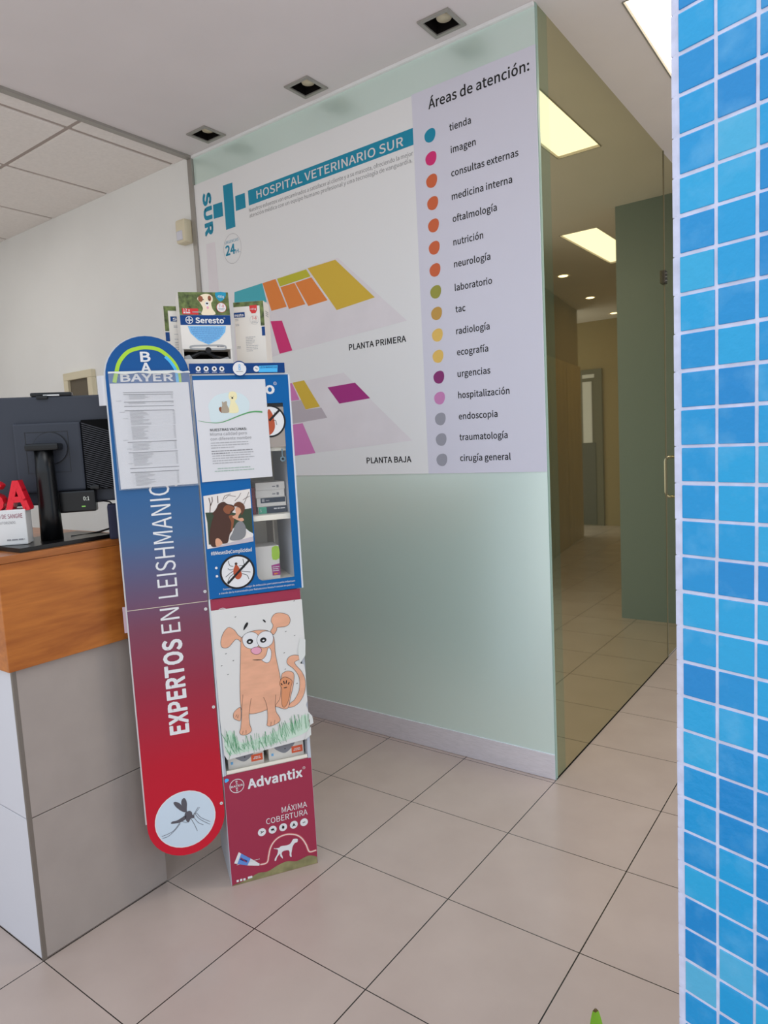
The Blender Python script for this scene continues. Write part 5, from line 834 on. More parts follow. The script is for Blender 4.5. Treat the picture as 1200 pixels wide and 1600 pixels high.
# blood bank sign block
t = T('sign_block', 'white lettered block with red 3D letters at counter corner', 'sign', MON, (-0.09, 0.075, Z0+0.012))
t.b(M_white).box(-0.175, -0.028, 0.045, 0.105, Z0+0.0125, 1.226, 0.003).build('block', t.e)
t.b(M_redplastic).text('S', -0.132, -0.080, 1.2265, 0.078, 0.100, 0.05, depth=0.045).build('letter', t.e, 'thick red plastic letter')
t.b(M_redplastic).text('A', -0.077, -0.016, 1.2265, 0.078, 0.100, 0.05, depth=0.045).build('letter', t.e, 'thick red plastic letter')
t.b(mat('maroon_print', 130, 40, 70, 0.5)).text('BANCO DE SANGRE', -0.122, -0.036, 1.203, 0.0115, 0.1058, 0.0).build('lettering', t.e)
t.b(M_ink2).text('A AUTORIZADO', -0.103, -0.055, 1.188, 0.007, 0.1058).build('lettering', t.e)
t.b(M_ink2).words(-0.080, -0.036, 1.142, 0.004, 0.1058, 3).build('small_print', t.e)

# ---------------------------------------------------------------- display stand
SW = 0.28; SD = 0.24; SH = 1.578
t = T('display_stand', 'tall narrow white display cabinet with blue and wine red fronts', 'display stand', STAND, (0.14, -0.12, 0))
t.b(M_side).box(0.0, 0.010, -SD, -0.001, 0, SH, 0.001).build('side_panel', t.e)
t.b(M_side).box(SW-0.010, SW, -SD, -0.001, 0, SH, 0.001).build('side_panel', t.e)
t.b(M_shelf).box(0.010, SW-0.010, -SD, -SD+0.008, 0, SH).build('back_panel', t.e)
t.b(M_shelf).box(0.010, SW-0.010, -SD+0.008, -0.004, SH-0.012, SH).build('top_panel', t.e)
for z1, lb in ((1.362, None), (1.152, None), (0.945, None), (0.895, None), (0.362, None)):
    t.b(M_shelf).box(0.010, SW-0.010, -SD+0.008, -0.006, z1-0.016, z1).build('shelf', t.e)
t.b(mat('divider_white', 170, 160, 146, 0.5)).box(0.232, 0.236, -SD+0.008, -0.12, 0.945, 1.136).build('divider', t.e)
# lower red door front
k = t.b(M_wine).box(0.0015, SW-0.0015, -0.004, 0.001, 0.0, 0.3595); lf = k.build('lower_front', t.e)
w = 0.0016
k = t.b(M_whiteprint); c = D['r_logo'][0]; k.ring(c, 0.0215, 0.002, w); k.text('BAYER', c[0]-0.0185, c[0]+0.0185, c[1]-0.003, 0.006, w, 0.03)
for i, ch in enumerate('BAER'): k.text(ch, c[0]-0.003, c[0]+0.003, c[1]+(0.0115, 0.0045, -0.0105, -0.0180)[i], 0.0055, w, 0.03)
k.build('round_logo', lf)
k = t.b(M_whiteprint).text('Advantix', 0.0720, D['r_adv'][1][0], 0.3045, 0.030, w, 0.045).build('lettering', lf); k = t.b(M_whiteprint).ring((D['r_reg'][0]), 0.004, 0.0009, w); k.text('R', D['r_reg'][0][0]-0.0014, D['r_reg'][0][0]+0.0014, D['r_reg'][0][1]-0.002, 0.0035, w); k.build('registered_mark', lf)
k = t.b(M_whiteprint).text('MÁXIMA', D['r_max'][0][0], D['r_max'][1][0], mean(D['r_max']), 0.0185, w).build('lettering', lf); k = t.b(M_whiteprint).text('COBERTURA', D['r_cob'][0][0], D['r_cob'][1][0], mean(D['r_cob']), 0.0185, w); k.build('lettering', lf)
for i, c in enumerate(D['r_icons']):
    k = t.b(M_whiteprint).ell(c, 0.0128, w); k.m(M_ink)
    if i == 0: k.stroke([(c[0]-.004, c[1]+.004), (c[0]+.002, c[1]), (c[0]-.004, c[1]-.003)], .002, w+.0005); k.stroke([(c[0]-.002, c[1]), (c[0]+.006, c[1]+.001)], .002, w+.0005)
    if i == 1: k.ell((c[0], c[1]+.001), .0055, w+.0005, .0032); k.stroke([(c[0]+.002, c[1]), (c[0]+.006, c[1]-.006)], .0014, w+.0005); k.stroke([(c[0]-.002, c[1]), (c[0]-.003, c[1]-.005)], .0014, w+.0005)
    if i == 2: k.ell(c, .004, w+.0005, .005); k.stroke([(c[0], c[1]+.003), (c[0]-.003, c[1]+.007)], .001, w+.0005)
    if i == 3: k.poly([(c[0], c[1]+.007), (c[0]+.006, c[1]-.006), (c[0]+.001, c[1]-.003), (c[0]-.006, c[1]-.006)], w+.0005)
    if i == 4: k.ell(c, .0055, w+.0005, .001); k.stroke([(c[0]-.003, c[1]-.003), (c[0]+.003, c[1]+.003)], .0007, w+.0005)
    k.build('round_icon', lf)
k = t.b(M_halo).stroke(smooth(D['r_arc'], 6, False), 0.0085, w); k.m(M_glow).stroke(smooth(D['r_arc'], 6, False), 0.0036, w+.0005); k.build('glow_line', lf, 'pale pink line arching over the dog')
t.b(M_whiteprint).poly(smooth(D['r_pet'], 3), w).build('dog_silhouette', lf, 'white standing dog silhouette')
k = t.b(M_whiteprint).poly(D['r_tube1'], w).poly(D['r_tube3'], w); k.m(M_tubeblue).poly(D['r_tube2'], w+.0002); k.m(M_dblue).poly(D['r_tube4'], w+.0006); k.m(M_wine).stroke([D['r_tube4'][0], D['r_tube4'][2]], .0025, w+.0009); k.build('tube_picture', lf, 'blue and white tube')
k = t.b(M_kaki).poly([(0.003, .0008)]+smooth([(0.003, .003), (0.05, .010), (.085, .021), (.115, .018), (.15, .030), (.18, .034), (.21, .026), (.25, .034), (.2775, .022)], 4, False)+[(.2775, .0008)], w); k.build('stain', lf, 'green-brown stain along the bottom')
k = t.b(M_whiteprint)
for i, c in enumerate(D['r_soc']): k.box(c[0]-.0035, c[0]+.0035, w, w+.0003, c[1]-.0035, c[1]+.0035)
k.box(D['r_soc2'][0][0]-.004, D['r_soc2'][0][0]+.010, w, w+.0003, D['r_soc2'][0][1]-.003, D['r_soc2'][0][1]+.004).words(0.020, 0.092, 0.0655, 0.0018, w, 5); k.build('small_print', lf)
t.b(M_cyan).poly(smooth([(max(p[0], 0.002), p[1]) for p in D['r_blue']], 3), w).build('sticker_scrap', lf, 'torn scrap of light blue sticker')
# red header under the blue panel
k = t.b(M_wine).box(0.004, SW-0.001, -0.004, 0.001, 0.876, 0.914); k.m(M_whiteprint).ring((0.037, 0.868), 0.016, 0.0016, 0.0014, n=14, a0=0.55, a1=2.6); k.build('red_header', t.e)
t.b(M_acrylic).box(-0.001, 0.0035, -0.004, 0.002, 0.36, 0.9145).build('edge_strip', t.e)
# clear tray front
t.b(M_shelf).box(0.012, SW-0.012, -0.006, -0.003, 0.362, 0.372).build('tray_lip', t.e)
# blue acrylic door with a window cut in it
w = 0.0045
k = t.b(M_blue)
cu0, cu1, cz0, cz1 = 0.149, 0.2635, 0.954, 1.49
for bx in ((0.003, cu0, 0.9165, 1.5745), (cu1, 0.2845, 0.9165, 1.5745), (cu0, cu1, 0.9165, cz0), (cu0, cu1, cz1, 1.5745)): k.box(bx[0], bx[1], 0.0025, w, bx[2], bx[3])
k.poly([(cu0, cz0), (cu0+0.014, cz0), (cu0+0.004, cz0+0.006), (cu0, cz0+0.018)], w)
bd = k.build('blue_door', t.e)
t.b(M_acrylic).box(0.2845, 0.2895, 0.0005, w+0.0005, 0.9165, 1.5745).build('door_edge', bd, 'white acrylic edge')
t.b(M_acrylic).box(0.003, 0.2845, 0.0015, w, 1.5745, 1.5775).build('door_edge', bd)
t.b(M_clear).box(cu0, cu1, 0.0015, 0.0025, cz0, cz1).build('door_window', bd, 'clear window in the blue door')
w = 0.0052
k = t.b(M_sky).poly(D['b_photo'], w); k.m(M_foliage).poly(D['b_trees'], w+.0003); k.m(M_dbrown)
for i in range(8): k.stroke(D['b_br%d' % i], 0.0022 if i < 3 else .0012, w+.0004)
k.m(M_mauve).poly(D['b_bench'], w+.0005); k.m(M_whiteprint).poly(D['b_rail'], w+.0005); k.m(M_shirt).poly(smooth(D['b_shirt'], 4), w+.0006)
k.m(M_dbrown).poly(smooth(D['b_dog'], 4), w+.0007); k.m(M_brown).poly(smooth(D['b_face'], 4), w+.0009); k.m(M_brown).poly(smooth(D['b_arm'], 4), w+.0009); k.m(M_skin).poly(smooth(D['b_paws'], 3), w+.0009)
k.m(M_skin).poly(smooth(D['b_head'], 3), w+.0010); k.m(mat('hair_print', 96, 58, 40, 0.6)).poly(smooth(D['b_hair'], 4), w+.0011)
k.build('door_photo', bd, 'printed photo of a brown dog hugging a man')
t.b(M_whiteprint).text('#8MesesDeComplicidad', D['b_hash'][0][0], D['b_hash'][1][0], mean(D['b_hash']), 0.0105, w, 0.03).build('lettering', bd)
def no_tick(pre, c, r, body, legs, slash, clip=None):
    k = t.b(M_ink).ell(c, r, w+.0012, n=40); k.m(M_whiteprint).ell(c, r*0.89, w+.0015, n=40); k.m(M_tick).poly(smooth(body, 4), w+.0018); k.m(M_ink)
    for l_ in legs: k.stroke(smooth(l_, 4, False), 0.0016, w+.0018)
    k.stroke(slash, 0.0066, w+.0022); return k
k = no_tick('', D['b_tick'][0], 0.0525, D['b_tickb'], [D['b_tl%d' % i] for i in range(8)], D['b_slash']); k.m(M_dbrown).ell(D['b_tickh'][0], .004, w+.002); k.build('no_tick_badge', bd, 'crossed-out brown tick in a black ring')
cc = (D['tick2'][0][0], D['tick2'][0][1])
k = no_tick('', cc, 0.0485, D['tick2b'], [[(cc[0]+.004, cc[1]+.010), (cc[0]+.014, cc[1]+.012), (cc[0]+.016, cc[1]+.026)], [(cc[0]+.008, cc[1]), (cc[0]+.017, cc[1]+.002), (cc[0]+.020, cc[1]-.012)]], D['slash2']); k.build('no_tick_badge', bd, 'crossed-out tick badge half behind the leaflet')
t.b(mat('warm_grey_print', 150, 140, 132, 0.5)).box(0.165, 0.2635, w, w+.0005, 1.358, 1.478).build('grey_print', bd)
k = t.b(M_whiteprint).text('Seresto', 0.055, D['o'][0][0]+0.0135, 1.519, 0.032, w, 0.04); k.build('lettering', bd); k = t.b(M_whiteprint); k.ring(D['oreg'][0], 0.0042, 0.001, w); k.text('R', D['oreg'][0][0]-.0013, D['oreg'][0][0]+.0013, D['oreg'][0][1]-.002, .0035, w); k.build('registered_mark', bd)
k = t.b(M_whiteprint)
for c in D['b_riv']: k.ell(c, 0.0038, w+.001, n=12, depth=.001)
k.build('rivet', bd)
k = t.b(M_whiteprint).text('Seresto® reduce el riesgo de infección por Leishmania infantum', D['b_foot1'][0][0], D['b_foot1'][1][0], mean(D['b_foot1']), 0.0052, w, .01); k.build('small_print', bd); k = t.b(M_whiteprint).text('a través de la transmisión por flebotomos hasta 8 meses en perros.', D['b_foot2'][0][0], D['b_foot2'][1][0], mean(D['b_foot2'])-.001, 0.0052, w, .01); k.build('small_print', bd)
k = t.b(M_chrome).lathe((0.248, 0.006), [(0.0105, 1.318), (0.0105, 1.324)]); k = t.b(M_chrome).ell((0.2505, 1.321), 0.0085, 0.012, depth=.010); k.box(0.2485, 0.2525, .004, .008, 1.33, 1.352); k.m(M_ink).ell((0.2505, 1.321), 0.0035, 0.0125, n=12); k.build('lock', bd, 'small chrome lock')
# topper strip
w = 0.012
k = t.b(M_dblue).box(-0.004, 0.2745, w-.003, w, 1.5795, 1.6085); k.m(M_blue).box(-0.004, 0.2745, w-.012, w-.003, 1.5795, 1.582)
k.m(M_whiteprint)
for c in D['x_ic']: k.ell(c, 0.0072, w+.0004, n=20)
k.m(M_ink)
for c in D['x_ic']: k.ell(c, 0.0028, w+.0007, .0034, 10)
k.m(M_whiteprint)
for c in D['x_ic']: k.words(c[0]-.007, c[0]+.007, c[1]-.0105, .0014, w+.0004, 1)
k.m(M_cyan).poly(D['x_box'], w+.0004); c = D['x_c2'][0]; k.m(M_whiteprint).ell(c, .0088, w+.0006, n=20); k.m(M_ink).stroke([(c[0]-.003, c[1]+.003), (c[0], c[1]), (c[0]+.004, c[1]-.001)], .0015, w+.0008)
xb = D['x_box']; k.m(M_dblue).text('LEISHMANIOSIS', xb[0][0]+.003, xb[1][0]-.002, xb[0][1]-.0068, .0052, w+.0008, .01)
k.build('topper_strip', t.e, 'dark blue strip with white round icons')
c = D['x_8'][0]; k = t.b(M_dblue).ell(c, .0228, w+.0010, n=32); k.m(M_whiteprint).ell(c, .0196, w+.0013, n=32); k.m(M_lblue).text('8', c[0]-.0035, c[0]+.0035, c[1]-.004, .017, w+.0016, .02); k.m(M_ink2).words(c[0]-.010, c[0]+.010, c[1]-.009, .0016, w+.0016, 2); k.m(M_dblue).stroke([(c[0]+.014, c[1]+.012), (c[0]+.028, c[1]+.002), (c[0]+.036, c[1]+.001)], .0028, w+.0016)
k.build('round_badge', t.e)

# tall rounded board beside the stand
t = T('sign_board', 'tall rounded blue to red board leaning between counter and cabinet', 'sign', STAND, (-0.1165, 0.0, 0.139))
def pill(r, u=-0.1165, z0=0.2535, z1=1.574, n=20):
    return [(u+r*math.cos(a), z1+r*math.sin(a)) for a in [PI*i/n for i in range(n+1)]]+[(u+r*math.cos(a), z0+r*math.sin(a)) for a in [PI+PI*i/n for i in range(n+1)]]
k = t.b(M_board).poly(pill(0.1130), 0.0030, 0.005); k.build('printed_panel', t.e)
k = t.b(M_white).poly([(-0.2335, 0.262), (-0.0045, 0.262)]+[(-0.119+0.1145*math.cos(a), 1.574+0.1145*math.sin(a)) for a in [PI*i/20 for i in range(21)]], -0.0022, 0.004); k.build('backing_panel', t.e, 'white backing sheet')
w = 0.0035
k = t.b(M_tan).box(-0.2290, -0.0040, 0.0028, 0.0033, 0.9115, 0.9130); k.build('seam', t.e)
k = t.b(M_whiteprint).text('EXPERTOS', D_E0, D_E1, -0.0895, 0.0535, w, 0.045, rot=90); k.text('EN', 0.832, 0.906, -0.0875, 0.0535, w, 0.0, rot=90); k.text('LEISHMANIOSIS', 0.937, 0.937+0.327*1.295, -0.0865, 0.0545, w, 0.0, rot=90); k.build('lettering', t.e)
k = t.b(M_lime); ac = smooth(D['y_arcpts'], 5, False); k.stroke(ac, 0.0105, w); k.m(M_cyan).stroke(smooth(D['y_arcb'], 5, False), 0.0080, w+.0004)
k.m(M_whiteprint).text('B', D['y_B1'][0][0], D['y_B1'][1][0], D['y_B1'][0][1], 0.027, w+.0005, 0.035).text('A', D['y_A1'][0][0]-.001, D['y_A1'][1][0], D['y_A1'][0][1]-.001, 0.026, w+.0005, 0.035).text('BAYER', D['y_BAYER'][0][0], D['y_BAYER'][1][0], D['y_BAYER'][0][1]+.001, 0.0205, w+.0005, 0.035)
k.build('arc_logo', t.e, 'white crossed letters inside a lime and blue arc')
k = t.b(M_whiteprint).ell((-0.1195, 0.2545), 0.0885, w); k.m(M_disc).ell((-0.1195, 0.2545), 0.0855, w+.0004); dc = k.build('disc', t.e, 'pale blue disc')
k = t.b(M_greyins)
for n_ in ('wing1', 'wing2', 'thorax', 'abdomen'): k.poly(smooth(D['m_'+n_], 4), w+.0008)
for i in range(9): k.stroke(smooth(D['m_leg%d' % i], 4, False), 0.0013, w+.0009)
k.build('mosquito', dc, 'grey mosquito silhouette')
for u, z in ((-0.0665, 1.265), (-0.0095, 0.942), (-0.0115, 0.889), (-0.0115, 0.586), (-0.0115, 0.279)):
    k = t.b(M_white).ell((u, z), 0.0046, w+.002, n=14, depth=.002); k.m(M_greymetal).ell((u, z), 0.0015, w+.0023, n=8); k.build('rivet', t.e)
tag(B(STAND, (-0.236, -0.004, 0.848)).m(mat('bar_tape', 176, 150, 158, 0.3)).box(-0.2415, -0.222, -0.0045, -0.0035, 0.848, 0.924).build('tape_strip'), 'short strip of clear pinkish tape on the board edge at counter', 'tape')

# papers on the stand
t = T('price_list', 'printed price list in a clear sleeve on the blue board', 'paper sheet', STAND, (-0.113, 0.010, 1.262))
t.b(M_paper).poly(D['z_paper'], 0.0095, 0.0006).build('sheet', t.e)
k = t.b(M_ink2)
for i, ((a, b_), (c, d_)) in enumerate(D['z_lines']): k.poly([(a, b_), (c, d_), (c, d_-.0022), (a, b_-.0022)], 0.0100)
rd = random.Random(11); k.m(M_ink3)
for (a, b_), (c, d_) in D['z_blocks']:
    n_ = max(2, int((b_-d_)/0.0032))
    for i in range(n_):
        z = b_-(b_-d_)*i/n_; z2 = z+0.0005; L_ = rd.uniform(.25, .42)*(c-a); sh = (i/n_)*0.0015
        k.poly([(a+.010+sh, z), (a+.010+L_, z), (a+.010+L_, z-.0015), (a+.010+sh, z-.0015)], 0.0100)
        k.poly([(a, z-.0019), (c, z2-.0019), (c, z2-.0022), (a, z-.0022)], 0.0100); k.poly([(c-.006, z), (c, z), (c, z-.0014), (c-.006, z-.0014)], 0.0100)
k.m(M_ink2)
for z, u in ((1.527, -.207), (1.496, -.200), (1.478, -.194), (1.418, -.198), (1.393, -.19), (1.352, -.19), (1.338, -.185)): k.words(u, u+.013, z-.02, .0012, 0.0100, 4)
k.build('printed_table', t.e)
t.b(M_sleeve).poly(D['z_sleeve'], 0.0116, 0.0004).build('plastic_sleeve', t.e, 'clear plastic sleeve')
k = t.b(M_tape); s0, s1 = D['z_sleeve'][0], D['z_sleeve'][1]
edge = [(s0[0]+(s1[0]-s0[0])*i/14, s0[1]+rd.uniform(-.0045, -.0005)) for i in range(15)]
k.poly([(s0[0], s0[1]+.003), (s1[0]-.03, s1[1]+.005), (s1[0]-.02, s1[1]+.001), (s1[0]-.004, s1[1]+.003), (s1[0], s1[1])]+edge[::-1], 0.0122, .0005); k.build('torn_tape', t.e, 'torn white tape along the top')

t = T('leaflet', 'white vaccine leaflet with cat and dog picture on blue cabinet door', 'paper sheet', STAND, (0.109, 0.009, 1.267))
w = 0.0080
t.b(M_paper).poly(D['v_paper'], w, 0.0008).build('sheet', t.e)
w += .0004
k = t.b(M_blob).poly(smooth(D['v_blob'], 4), w); k.m(M_cream).poly(smooth(D['v_dogb'], 4), w+.0003); k.m(M_ink).ell(D['v_dogn'][0], .0028, w+.0006, n=12); c = D['v_dogn'][0]; k.ell((c[0]-.0035, c[1]+.0045), .0009, w+.0006, n=8).ell((c[0]+.004, c[1]+.0045), .0009, w+.0006, n=8)
k.m(M_brown).poly(smooth(D['v_catt'], 4), w+.0003); k.m(M_catgrey).poly(smooth(D['v_cat'], 3), w+.0004); k.build('cat_and_dog', t.e)
wv = smooth(D['v_wave'], 6, False); N = len(wv); k = t.b(M_green)
k.poly([(x, z+.0004+.0022*i/N) for i, (x, z) in enumerate(wv)]+[(x, z-.0004-.0022*i/N) for i, (x, z) in reversed(list(enumerate(wv)))], w+.0002); k.build('green_wave', t.e)
k = t.b(M_ink).text('NUESTRAS VACUNAS:', D['v_l1'][0][0], D['v_l1'][1][0], mean(D['v_l1']), .0072, w+.0002, .02); k.m(M_ink2).text('Misma calidad pero', D['v_l2'][0][0], D['v_l2'][1][0], mean(D['v_l2']), .0085, w+.0002).text('con diferente nombre', D['v_l3'][0][0], D['v_l3'][1][0], mean(D['v_l3']), .0085, w+.0002); k.build('lettering', t.e)
k = t.b(M_ink3); 
for i in range(3): k.words(0.0405, (0.150, .152, .108)[i], 1.3775-.0072*i, .0026, w+.0002, 20+i)
k.m(M_ink2).words(0.041, 0.161, 1.3535, .0026, w+.0002, 30).words(0.041, .095, 1.3465, .0026, w+.0002, 31); k.m(M_ink3).words(.098, .164, 1.3465, .0026, w+.0002, 32)
for i in range(4): k.words(0.042, (0.155, .165, .150, .135)[i], 1.3395-.0072*i, .0026, w+.0002, 40+i)
k.m(mat('grey_green_print', 150, 168, 156, 0.6)).words(0.055, .152, 1.302, .0026, w+.0002, 50).words(.046, .162, 1.2945, .0026, w+.0002, 51); k.build('small_print', t.e)

t = T('dog_drawing', 'hand-coloured drawing of a goofy dog in grass on the cabinet', 'drawing', STAND, (0.14, 0.004, 0.412))
w = 0.0050
t.b(mat('drawing_paper', 206, 203, 199, 0.7)).poly(D['d_paper'], w, 0.0008).build('paper', t.e)
w += .0004; S_ = lambda n_, c=True: smooth(D['d_'+n_], 5, c)
g = D['grass']; k = t.b(M_grasswash); k.poly(smooth([(0.012, .47), (.030, .505), (.050, .47), (.075, .455), (.12, .462), (.17, .470), (.21, .492), (.235, .485), (.262, .508), (.276, .495), (.270, .45), (.15, .432), (.06, .425), (.02, .43)], 4), w)
k.m(M_grasspen); rd = random.Random(5)
def grass(u0, u1, zl, zh, n_):
    p = []
    for i in range(n_):
        f = i/(n_-1); u = u0+(u1-u0)*f
        p.append((u+rd.uniform(-.004, .004), zl(f)+rd.uniform(-.008, .008))); p.append((u+rd.uniform(-.012, .008), zh(f)+rd.uniform(-.012, .010)))
    k.stroke(p, .0009, w+.0012)
grass(.012, .055, lambda f: .465-.03*f, lambda f: .505-.02*f, 14); grass(.02, .10, lambda f: .420+.01*f, lambda f: .452+.005*f, 20); grass(.07, .17, lambda f: .440-.004*f, lambda f: .472+.006*f, 22); grass(.10, .20, lambda f: .424+.01*f, lambda f: .45+.008*f, 18)
grass(.17, .235, lambda f: .447+.010*f, lambda f: .492+.006*f, 18); grass(.225, .275, lambda f: .460+.008*f, lambda f: .512-.004*f, 16)
k.build('grass', t.e, 'green pen and crayon grass')
k = t.b(M_salmon)
for n_, dw in (('tail', .0003), ('foot', .0003), ('ear1', .0003), ('ear2', .0003), ('body', .0006), ('hind', .0008), ('legl', .0010), ('legr', .0010)): k.poly(S_(n_), w+dw)
k.m(mat('salmon_dark_crayon', 204, 136, 96, .7)).poly(S_('sole'), w+.0012)
k.m(M_whiteprint).poly(S_('eyel'), w+.0009).poly(S_('eyer'), w+.0011).poly(S_('mouth'), w+.0009); k.m(M_pinknose).poly(S_('nose'), w+.0014); k.build('dog_figure', t.e, 'salmon coloured cartoon dog')
k = t.b(M_ink); lw = .0010
for n_, dw in (('tail', .0004), ('foot', .0004), ('ear1', .0004), ('ear2', .0004), ('body', .0007), ('hind', .0009), ('sole', .0013), ('eyel', .0010), ('eyer', .0012), ('mouth', .0010), ('nose', .0015)): k.outline(S_(n_), lw, w+dw)
for n_ in ('legl', 'legr'): k.stroke(smooth(D['d_'+n_], 5, False), lw, w+.0011)
k.stroke(D['d_smile'], lw, w+.0012)
for s_ in ('l', 'r'):
    c, a, b_ = D['d_pup'+s_]; k.ell(c, .0098, w+.0014, .0082, 20)
for n_ in ('brow1', 'brow2'): k.poly(S_(n_), w+.0003)
for i in range(4):
    a, b_ = D['d_toe%d' % i]; k.stroke([a, b_], .0032, w+.0014)
k.poly(S_('pad'), w+.0014)
for i in range(6): k.stroke(D['d_cl%d' % i], lw, w+.0012)
for c in D['flies']: k.stroke([(c[0]-.002, c[1]-.0008), (c[0]+.002, c[1]+.0010)], .0016, w+.0003)
k.m(M_whiteprint)
for s_ in ('pl2', 'pr2'):
    c = D['d_'+s_][0]; k.ell(c, .0035, w+.0017, .0026, 12)
k.build('ink_outline', t.e, 'black pen outline')
for pts, dw in (([(0.262, .676), (0.281, .70), (.2845, .75), (.268, .757), (.258, .72)], .0016), ([(.262, .425), (.283, .438), (.2835, .465), (.270, .452)], .0016), ([(.279, .515), (.291, .498), (.293, .475), (.282, .47)], .0010)):
    t.b(M_tape).poly(pts, w+dw).build('tape', t.e, 'peeling clear tape on the right edge')

# ---------------------------------------------------------------- packages inside the cabinet
def shelf_box(lb, u0, u1, z0, z1, m_, w1=-.055, extra=None, dep=.12):
    t = T('medicine_box', lb, 'box', STAND, ((u0+u1)/2, w1-dep/2, z0), 'medicine boxes stacked behind the blue door window')
    t.b(m_).box(u0, u1, w1-dep, w1, z0, z1, .001).build('carton', t.e)
    k = t.b(M_ink2)
    if extra: extra(k, w1+.0004)
    else: k.words(u0+.052, u0+.062, z0+.008, .0035, w1+.0004, 2).box(u0+.066, u0+.073, w1, w1+.0004, z0+.006, z0+.014)
    k.build('print', t.e)
def e_dark(k, w_): k.m(M_navyprint).box(.186, .264, w_-.0004, w_, 1.1855, 1.201); k.m(M_ink3).box(.190, .198, w_, w_+.0003, 1.189, 1.198).words(.202, .214, 1.192, .002, w_+.0003, 2)
def e_mint(k, w_): k.m(M_mint).box(.178, .203, w_-.0004, w_, 1.1525, 1.1735); k.m(M_navyprint).box(.203, .268, w_-.0004, w_, 1.1525, 1.1735); k.m(M_whiteprint).words(.226, .262, 1.1645, .0035, w_+.0003, 7).text('S', .182, .187, 1.158, .009, w_+.0003)
shelf_box('green and navy medicine box at the bottom of the stack', .177, .2685, 1.152, 1.174, M_carton, extra=e_mint)
shelf_box('white medicine box with dark navy band, second from the bottom', .174, .266, 1.1745, 1.202, M_carton, extra=e_dark)
shelf_box('plain white medicine box just below the top of the stack', .172, .263, 1.2025, 1.2255, M_carton)
shelf_box('plain white medicine box, topmost of the shelf stack', .173, .265, 1.2258, 1.2495, M_carton)
t = T('medicine_box', 'upright dark red box left of the stacked medicine boxes', 'box', STAND, (.162, -.1, 1.152))
t.b(mat('dark_red_carton', 120, 44, 50, .5)).box(.140, .171, -.16, -.06, 1.152, 1.236, .001).build('carton', t.e)
t = T('carton', 'white cube carton with lime and purple labels on lower shelf', 'box', STAND, (.193, -.09, .945))
t.b(M_carton).box(.153, .232, -.14, -.05, .945, 1.050, .002).build('box', t.e)
t.b(M_lime).poly(smooth([(.2115, 1.046), (.2315, 1.046), (.2315, 1.008), (.2100, 1.006), (.2085, 1.03)], 2), -.0495).build('green_patch', t.e, 'lime green patch')
k = t.b(M_purple).poly([(.2045, .988), (.2315, .992), (.2315, .955), (.2065, .955)], -.0495); k.m(M_whiteprint).words(.2075, .229, .981, .002, -.0490, 4).words(.2075, .227, .975, .002, -.049, 5).words(.2075, .228, .969, .002, -.049, 6); k.m(M_orange).words(.211, .226, .958, .005, -.049, 8); k.build('purple_label', t.e)
for i, (u0, u1, lb) in enumerate([(.022, .134, 'white pet medicine box, left one under the dog drawing'), (.150, .264, 'white pet medicine box, right one under the dog drawing')]):
    t = T('medicine_box', lb, 'box', STAND, ((u0+u1)/2, -.09, .362), 'boxes in the tray under the drawing')
    t.b(M_carton).box(u0, u1, -.11, -.03, .362, .53, .001).build('carton', t.e)
    uc = (u0+u1)/2-.004
    k = t.b(M_wetgrey).poly(smooth([(uc-.038, .42), (uc-.034, .402), (uc-.016, .386), (uc, .380), (uc+.018, .390), (uc+.034, .41), (uc+.030, .43), (uc-.030, .43)], 3), -.0295); k.m(M_ink).ell((uc, .394), .002, -.029, n=8)
    k.m(M_orangetag).box(u1-.040, u1-.004, -.0298, -.0290, .374, .396); k.m(M_whiteprint).words(u1-.031, u1-.012, .386, .0025, -.0286, i).words(u1-.034, u1-.010, .381, .0025, -.0286, i+3); k.m(M_lblue).box(u0+.008, u0+.015, -.0298, -.029, .378, .386)
    k.build('print', t.e)

# ---------------------------------------------------------------- collar boxes on top of the stand
t = T('collar_box', 'tall collar dispenser box with a puppy photo, frontmost on cabinet', 'box', STAND, (.057, -.08, SH))
w = -.03; u0, u1 = -.0146, .1284
k = t.b(M_carton); k.box(u0, u1, w-.10, w-.002, 1.655, 1.8185); k.box(u0, u0+.004, w-.10, w-.002, 1.579, 1.655); k.box(u1-.004, u1, w-.10, w-.002, 1.579, 1.655); k.box(u0, u1, w-.10, w-.002, 1.579, 1.624); k.box(u0, u1, w-.002, w, 1.6555, 1.8185); k.box(u0+.003, u1, w-.003, w, 1.579, 1.626); ct = k.build('carton', t.e)
t.b(M_void).box(u0+.004, u1-.004, w-.10, w-.06, 1.624, 1.655).build('opening', t.e, 'dark dispenser opening')
k = t.b(M_black).tube([(u0+.012, w-.02, 1.630), (u0+.03, w-.015, 1.636), (u0+.05, w-.012, 1.646), (u0+.075, w-.012, 1.645), (u0+.095, w-.015, 1.634), (u1-.012, w-.02, 1.629)], .006, 8); k.m(M_silver).poly([(u0+.006, 1.626), (u0+.03, 1.626), (u0+.02, 1.640), (u0+.006, 1.636)], w-.01, .002).poly([(u1-.04, 1.626), (u1-.006, 1.626), (u1-.012, 1.634)], w-.01, .002); k.build('wrapped_collar', t.e, 'black plastic pouch in the opening')
w += .0005
k = t.b(M_leafy).poly(D['q_pic'], w); k.m(mat('tan_fur_print', 226, 206, 178, .6)).poly(smooth(D['q_pup'], 4), w+.0003); c = D['q_pupf'][0]
